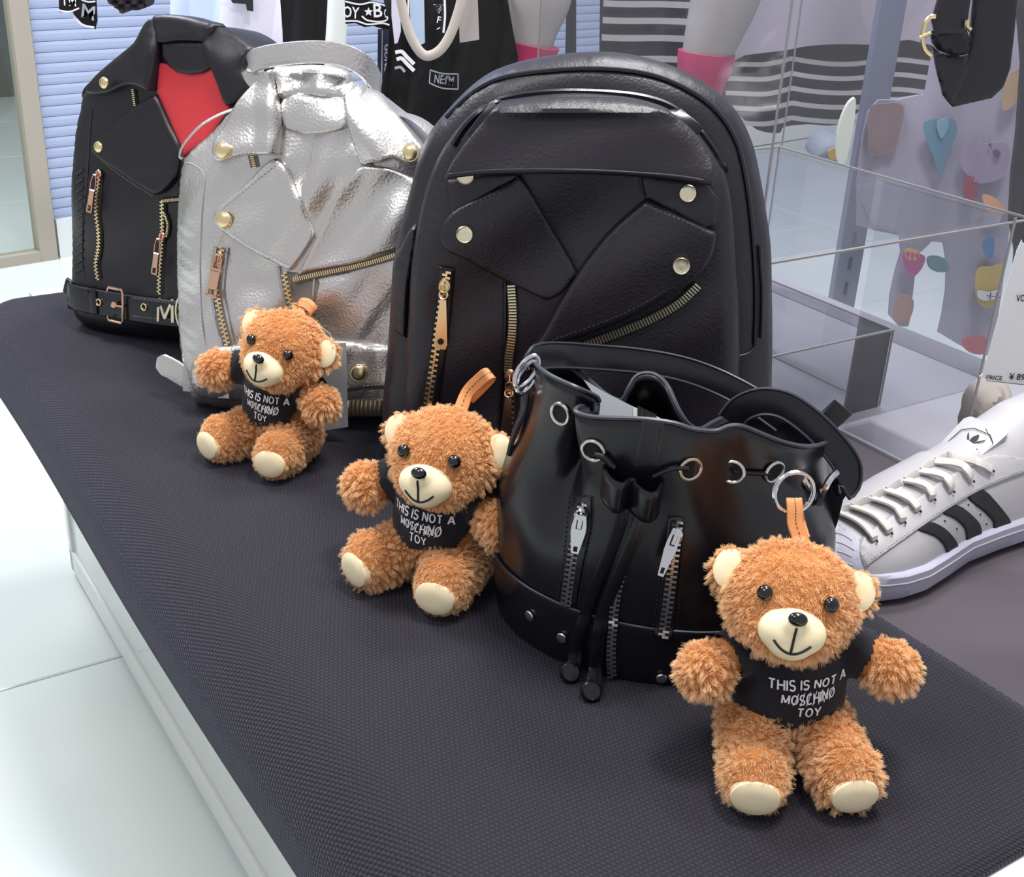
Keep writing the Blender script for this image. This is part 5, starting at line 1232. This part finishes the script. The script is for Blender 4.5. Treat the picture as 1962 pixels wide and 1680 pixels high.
TOP[0] = False
def cloth(name, poly, y, mt, label, cat, group=None, wave=None, step=16, th=.004):
    g = gthing(name, poly, y, label, cat, group); slab(poly, y, th, 'fabric', mt, g, step, wave=wave); return g
def band(g, pts, wpx, y, mt, name='stripe', wave=None, off=.005):
    P = sm(pts, k=4); up_ = []; lo = []
    for i, p in enumerate(P):
        a = P[max(0, i-1)]; b = P[min(len(P)-1, i+1)]; L_ = math.hypot(b[0]-a[0], b[1]-a[1]) or 1; nx, ny = -(b[1]-a[1])/L_, (b[0]-a[0])/L_
        up_.append(at_y(p[0]+nx*wpx/2, p[1]+ny*wpx/2, y)+V((0, -off-(wave(*p) if wave else 0), 0))); lo.append(at_y(p[0]-nx*wpx/2, p[1]-ny*wpx/2, y)+V((0, -off-(wave(*p) if wave else 0), 0)))
    n = len(P); m = MB(); m.add(up_+lo, [(i, i+1, n+i+1, n+i) for i in range(n-1)]); b2 = [p+V((0, .0012, 0)) for p in up_+lo]; m.add(b2, [(i, n+i, n+i+1, i+1) for i in range(n-1)])
    return m.build(name, mt, g, smooth=False)

# --- left and centre back
M['whitetee'] = mat('white_tee', 'cdc9da', .9, bump=1, bscale=200, bstr=.1)
M['bluewhite'] = mat('blue_white_cloth', 'b9c6e8', .9)
M['sash'] = mat('grey_sash', '9fa4ae', .8)
wv = lambda x, y: .012*math.sin(x/17.0+y/90)
g = cloth('scarf', [(112, -40), (156, -40), (154, 18), (140, 24), (113, 23)], 2.42, M['blackcloth'], "black scarf end reading 'M, hanging leftmost on the ribbed wall", 'scarf', 'printed scarves')
flat_text("I'M", 136, 2, 2.42, 20, M['print'], g, rot=-3, sx=.8, off=.006, label="white lettering I'M"); band(g, [(114, 19), (134, 22), (153, 15)], 3, 2.42, M['print'])
g = cloth('scarf', [(140, 26), (152, 0), (160, -30), (182, -30), (186, 40), (182, 56), (160, 48)], 2.46, M['blackcloth'], 'black scarf end with a large letter M, hanging beneath the other scarf end', 'scarf', 'printed scarves')
flat_text('M', 171, 24, 2.46, 28, M['sash'], g, rot=-12, sx=1.0, off=.006, label='grey letter M'); band(g, [(142, 32), (160, 47), (182, 52)], 3.5, 2.46, M['print']); band(g, [(155, -2), (170, 3), (184, 2)], 3, 2.46, M['print'])
g = cloth('hat', sm([(198, -30), (205, 0), (222, 14), (236, 26), (242, 18), (262, 20), (278, 14), (282, 0), (280, -30)], True, 3), 2.45, mat('dark_fur', '241d24', .9, bump=1, bscale=90, bstr=.8, bdist=.01), 'dark fluffy hat hanging at the top of the ribbed wall', 'hat', wave=lambda x, y: .01*math.sin(x/4)*math.sin(y/3), step=6, th=.05)
cloth('shirt', [(327, -40), (428, -40), (426, 300), (330, 300)], 2.72, M['bluewhite'], 'pale blue-white shirt hanging behind the red-lined backpack', 'shirt', 'white shirts on the back wall', wave=wv)
g = cloth('shirt', [(422, -40), (545, -40), (548, 160), (540, 260), (420, 260)], 2.6, M['whitetee'], 'plain white shirt hanging left of the black trousers', 'shirt', 'white shirts on the back wall', wave=wv)
slab([(430, -20), (484, -12), (485, 22), (473, 20), (471, 8), (446, 6)], 2.57, .003, 'printed_patch', M['ink'], g, 12)
cloth('trousers', [(534, -40), (632, -40), (626, 70), (622, 240), (545, 240), (540, 60)], 2.45, M['blackcloth'], 'black trousers hanging behind the silver backpack handle', 'trousers', wave=lambda x, y: .01*math.sin(x/10))
g = gthing('mannequin', [(628, -30), (664, 100)], 2.3, 'white mannequin limb hanging right of the black trousers', 'mannequin'); m = MB(); m.tube([at_y(x, y, 2.3) for x, y in ((650, -40), (646, 40), (642, 100), (640, 160))], .019, 14); m.build('arm', M['white_trim'], g)
ban = [(660, -10), (690, -4), (715, 2), (750, 10), (754, 56), (735, 56), (716, 50), (698, 52), (680, 44), (662, 46)]
g = cloth('scarf', ban, 2.2, M['blackcloth'], 'black scarf with white lettering and a star, hanging above the grey ribbed wall', 'scarf', 'printed scarves', step=8)
flat_text('OY', 673, 24, 2.2, 22, M['print'], g, rot=-4, sx=.75, off=.006, label='white lettering OY'); flat_text('B', 724, 21, 2.2, 26, M['print'], g, rot=3, sx=1.0, off=.006, label='white letter B'); flat_text('OY', 745, 26, 2.2, 18, M['print'], g, rot=8, sx=.5, off=.006, label='white lettering OY')
st_ = [(707+math.cos(-math.pi/2+i*math.pi/5)*(9 if i % 2 == 0 else 4), 22+math.sin(-math.pi/2+i*math.pi/5)*(9 if i % 2 == 0 else 4)) for i in range(10)]
m = MB(); m.add([at_y(x, y, 2.2)+V((0, -.006, 0)) for x, y in st_], [tuple(range(10))]); m.build('star', M['print'], g, smooth=False)
band(g, [(662, 2), (690, 8), (715, 4), (750, 14)], 3, 2.2, M['print']); band(g, [(662, 40), (685, 40), (705, 46), (735, 44), (752, 50)], 3, 2.2, M['print']); band(g, [(694, 30), (704, 38), (725, 41), (741, 38), (746, 26)], 3, 2.2, M['print'])
M['navy'] = mat('navy_webbing', '1c2338', .8)
g = cloth('strap', [(724, 56), (746, 56), (748, 240), (722, 240)], 2.25, M['navy'], 'dark navy lettered strap hanging beside the black hooded top', 'strap', 'hanging straps'); flat_text('GUNE', 742, 110, 2.25, 11, M['sash'], g, rot=-90, sx=1.3, off=.006, label='grey vertical lettering'); band(g, [(733, 58), (731, 235)], 1.5, 2.25, M['sash'])
g = cloth('hooded_top', sm([(745, -40), (965, -40), (965, 260), (735, 260), (742, 120), (748, 40)], True, 2), 2.1, M['blackcloth'], 'black sporty top with white lettered bands, hanging between silver and black backpacks', 'top', wave=lambda x, y: .012*math.sin(x/13+y/60))
W2 = 2.06
M['mesh'] = mat('pale_mesh', 'aebfd8', .8, bump=1, bscale=600, bstr=.8)
slab([(750, -20), (764, -20), (768, 60), (762, 82), (756, 84), (750, 30)], W2, .003, 'white_panel', M['whitetee'], g, 10); slab([(783, -20), (812, -20), (814, 82), (806, 86), (794, 78), (787, 50)], W2, .003, 'mesh_panel', M['mesh'], g, 10)
band(g, [(783, -10), (783, 30), (786, 60), (796, 80)], 3, W2, M['print']); band(g, [(852, -10), (853, 30), (850, 62)], 4, W2, M['print']); band(g, [(848, -10), (848, 30), (846, 58)], 2, W2, M['navy'])
m = MB()
for s_ in (11, 5): P = [at_y(841+s_*math.cos(a), 14+s_*math.sin(a), W2)+V((0, -.004, 0)) for a in (math.pi/2, math.pi*7/6, math.pi*11/6)]; m.tube(P, .0009, 4, closed=True)
ob = m.build('triangle_emblem', M['print'], g); ob['label'] = 'white triangle emblem'; ob['kind'] = 'stuff'
flat_text('F', 841, 38, W2, 13, M['print'], g, rot=-12, sx=1.0, label='white letter F'); flat_text('I', 840, 54, W2, 8, M['print'], g, rot=-60, sx=1.2)
for off in (0, 13): band(g, [(758+off*.2, 100+off), (770, 98+off), (780, 108+off), (794, 122+off)], 7, W2, M['print'])
band(g, [(757, 130), (768, 128), (776, 137)], 5, W2, M['sash'])
band(g, [(824, 133), (848, 140), (878, 141)], 2.5, W2, M['sash']); band(g, [(823, 158), (848, 168), (878, 170)], 2.5, W2, M['sash']); band(g, [(825, 133), (823, 158)], 2, W2, M['sash']); band(g, [(878, 141), (878, 170)], 2, W2, M['sash'])
flat_text("NE:I'M", 851, 153, W2, 17, M['sash'], g, rot=-5, sx=.62, label="pale lettering NE:I'M")
g = gthing('bag_handle', [(765, 0), (890, 110)], 1.95, 'cream curved bag handle hanging in front of the black top', 'handle'); M['creamst'] = mat('cream_strap', 'b8afa6', .6)
P = [at_y(x, y, 1.95) for x, y in sm([(764, -40), (768, 0), (780, 50), (793, 82), (810, 104), (826, 106), (845, 94), (862, 68), (876, 30), (884, 0), (888, -40)], k=4)]
m = MB(); m.tube(P, .0075, 8, sx=.5, side=(0, 1, 0)); m.build('strap', M['creamst'], g)
g = cloth('strap', [(876, -30), (914, -30), (918, 76), (900, 79), (881, 82)], 1.98, mat('taupe_fabric', 'a39c9a', .8), 'taupe fabric tab hanging right of the cream handle', 'strap', 'hanging straps')

# --- mannequin legs
def leg(cs, sock, y, label):
    g = gthing('mannequin', [c[:2] for c in cs], y, label, 'mannequin', 'mannequins behind the large black backpack')
    def ring(cs_, name, mt, k=1.0):
        m = MB(); P = [at_y(x, yy, y) for x, yy, r in cs_]; rr_ = [(at_y(x+r, yy, y)-at_y(x, yy, y)).length*k for x, yy, r in cs_]; m.tube(P, rr_, 20); return m.build(name, mt, g)
    ring(sm(cs, k=4), 'leg', M['skin']); ring(sm(sock, k=4), 'sock', M['pink'], 1.03)
    p = at_y(sock[-1][0], sock[-1][1], y); q = V((p.x, y, 0)); m = MB(); m.tube([p, V((p.x-.003, y, .25)), V((p.x-.006, y, .075)), V((p.x-.02, y-.06, .035)), V((p.x-.05, y-.15, .028)), V((p.x-.06, y-.18, .022))], [.028, .03, .036, .034, .026, .010], 14); m.build('shoe', M['pink'], g)
leg([(1032, -60, 70), (1028, 0, 66), (1018, 60, 50), (1012, 120, 38)], [(1022, 84, 50), (1016, 115, 42), (1006, 170, 36), (1000, 240, 34)], 2.15, 'left grey mannequin foot in a pink sock, above the black backpack')
leg([(1402, -60, 72), (1388, 0, 66), (1368, 60, 56), (1350, 118, 46)], [(1354, 100, 54), (1350, 125, 52), (1342, 165, 44), (1336, 230, 34)], 2.10, 'right grey mannequin foot in a pink sock, above the black backpack')

# --- striped and printed clothes on the right
M['strdark'] = mat('striped_dark', '1b1721', .9, bump=1, bscale=500, bstr=.2); M['strlight'] = mat('striped_light', '9d989c', .9)
w1 = lambda x, y: .010*math.sin(x/30)
cloth('strap', [(1086, -30), (1104, -30), (1104, 240), (1080, 240)], 2.2, M['blackcloth'], 'black strap hanging right of the left mannequin leg', 'strap', 'hanging straps')
g = cloth('striped_shirt', [(1150, -40), (1345, -40), (1345, 260), (1146, 260)], 2.35, M['strdark'], 'black shirt with pale horizontal stripes hanging between the mannequin legs', 'shirt', 'striped shirts', wave=w1)
for y_ in (5, 37, 70, 110, 145): band(g, [(1156-y_*.05, y_), (1240, y_+3), (1342, y_+5)], 12, 2.34, M['strlight'], wave=w1)
M['paleshirt'] = mat('grey_white_shirt', '8f8894', .9, bump=1, bscale=300, bstr=.2, var=.06, vscale=10)
w3 = lambda x, y: .016*math.sin(x/40+y/160)
g = cloth('striped_shirt', sm([(1440, -40), (1440, -40), (1800, -40), (1800, -40), (1800, 200), (1770, 178), (1720, 186), (1680, 190), (1640, 225), (1620, 238), (1590, 242), (1545, 236), (1500, 240), (1490, 252), (1450, 248), (1420, 225), (1385, 215), (1380, 150)], True, 3), 2.45, M['strdark'], 'pale shirt with a wide black and white striped hem, hanging behind the clear boxes', 'shirt', 'striped shirts', wave=w3)
slab(sm([(1440, -40), (1440, -40), (1800, -40), (1800, -40), (1800, 78), (1740, 76), (1690, 88), (1600, 84), (1545, 86), (1500, 96), (1430, 108), (1400, 112)], True, 3), 2.415, .003, 'pale_top', M['paleshirt'], g, 14, wave=w3)
for k_ in range(5):
    y_ = 118+k_*28
    band(g, [(1392, y_+6), (1460, y_+6), (1500, y_-4), (1514, y_-8), (1540, y_-4), (1600, y_+4), (1650, y_+5), (1720, y_-4+(k_ > 2)*-12), (1790, y_+2-(k_ > 2)*14)][:(9 if k_ < 3 else 7)], 9, 2.435, M['strlight'], wave=w3, off=.005)
# shirt with pictures
M['printshirt'] = mat('printed_white_shirt', '938e9e', .9, bump=1, bscale=200, bstr=.15, var=.10, vscale=7)
w4 = lambda x, y: .014*math.sin(x/22+y/120)
ps = sm([(1800, -40), (1800, -40), (1962, -40), (1962, -40), (1958, 150), (1946, 330), (1938, 440), (1925, 560), (1905, 690), (1905, 690), (1800, 640), (1800, 640), (1815, 560), (1812, 470), (1760, 480), (1745, 570), (1738, 622), (1700, 600), (1712, 520), (1722, 450), (1640, 430), (1650, 250), (1680, 190), (1770, 180)], True, 2)
g = cloth('printed_shirt', ps, 1.95, M['printshirt'], 'white shirt printed with little cartoon pictures, hanging behind the clear boxes', 'shirt', wave=w4)
def pic(pts, col, name='printed_picture', y=1.925, r=.9): return slab(sm(pts, True, 3), y, .0015, name, mat('print_'+col, col, r), g, 9, wave=w4)
pic([(1768, 232), (1795, 224), (1828, 228), (1838, 255), (1818, 300), (1800, 338), (1785, 300), (1770, 262)], '50788f').__setitem__('label', 'blue gem picture')
pic([(1790, 230), (1815, 226), (1812, 250), (1798, 262)], '6d92a6', y=1.920)
pic([(1665, 200), (1700, 200), (1735, 205), (1730, 250), (1715, 298), (1700, 300), (1680, 300), (1662, 290), (1660, 240)], '7d6469').__setitem__('label', 'brown hand picture')
pic([(1855, 335), (1845, 320), (1848, 295), (1870, 262), (1885, 275), (1915, 268), (1930, 290), (1920, 330), (1895, 345), (1870, 350)], '83768f').__setitem__('label', 'purple face picture')
pic([(1898, 288), (1906, 283), (1912, 292), (1904, 300)], '4a3f58', y=1.918); pic([(1892, 276), (1896, 272), (1897, 282)], '4a3f58', y=1.918)
pic([(1852, 345), (1872, 342), (1868, 385), (1852, 385)], '7e3347'); pic([(1880, 370), (1905, 378), (1928, 405), (1905, 412), (1885, 396)], 'c08a68')
pic([(1728, 480), (1755, 482), (1772, 492), (1765, 512), (1745, 526), (1730, 510)], 'a0497e').__setitem__('label', 'pink tongue picture'); pic([(1733, 472), (1758, 478), (1752, 494), (1732, 490)], 'c09a5e')
pic([(1880, 455), (1900, 452), (1898, 490), (1880, 480)], '3f6f9e')
pic([(1868, 510), (1900, 508), (1928, 512), (1920, 560), (1905, 588), (1875, 582), (1864, 555)], 'b59a52').__setitem__('label', 'yellow grinning face picture')
q = pic([(1870, 552), (1895, 558), (1920, 560), (1916, 574), (1890, 574), (1870, 566)], 'c8c6d0', y=1.918)
for a_ in ((1884, 556, 572), (1897, 558, 573), (1908, 560, 573)): band(g, [(a_[0], a_[1]), (a_[0]-2, a_[2])], 1.5, 1.915, M['ink'], 'tooth_line')
band(g, [(1870, 562), (1915, 568)], 1.2, 1.915, M['ink'], 'tooth_line')
pic([(1838, 650), (1850, 640), (1880, 640), (1895, 660), (1888, 680), (1850, 668)], 'a85056').__setitem__('label', 'red picture')
pic([(1925, 150), (1945, 130), (1955, 160), (1935, 200), (1915, 205)], '9a7f62'); pic([(1778, 492), (1815, 500), (1822, 522), (1800, 526), (1780, 512)], '5d7f86')
pic([(1722, 560), (1748, 572), (1742, 606), (1715, 612), (1708, 590)], '9a7a70')
# slotted upright, white tag, cap
M['post'] = mat('blue_grey_post', '666a80', .4)
p = at_y(1668, 300, 2.02); m = MB(); m.box(V((p.x, 2.05, .55)), ((1, 0, 0), (0, 1, 0), (0, 0, 1)), (.020, .015, .55)); g = thing('shelf_upright', V((p.x, 2.05, 0)), 'slotted blue-grey metal shelf upright seen through the clear box', 'shelf upright'); m.build('post', M['post'], g, smooth=False)
for i in range(12):
    m = MB(); m.box(V((p.x, 2.0345, .06+i*.045)), ((1, 0, 0), (0, 1, 0), (0, 0, 1)), (.0028, .001, .011)); m.build('slot', M['ink'], g, smooth=False)
poly = sm([(1606, 310), (1604, 270), (1610, 235), (1622, 205), (1632, 192), (1640, 192), (1636, 240), (1626, 290), (1620, 312)], True, 3)
cloth('pale_tag', poly, 1.9, mat('cream_white', 'cfd2c4', .6), 'small cream-white pointed tag hanging beside the slotted upright', 'tag', step=8, th=.012)  # small pale card tag, narrow and wing-shaped
poly = sm([(1556, 300), (1560, 280), (1575, 264), (1600, 260), (1618, 275), (1620, 310), (1590, 308)], True, 3)
g = gthing('cap', poly, 2.3, 'grey cap with a yellow badge low behind the clear boxes', 'cap'); slab(poly, 2.3, .06, 'crown', mat('cap_grey', '77808c', .7), g, 7, bulge=.03, ew=20)
slab(sm([(1588, 290), (1604, 284), (1608, 302), (1592, 306)], True, 3), 2.265, .006, 'badge', mat('yellow_badge', 'b08d3a', .6), g, 6)
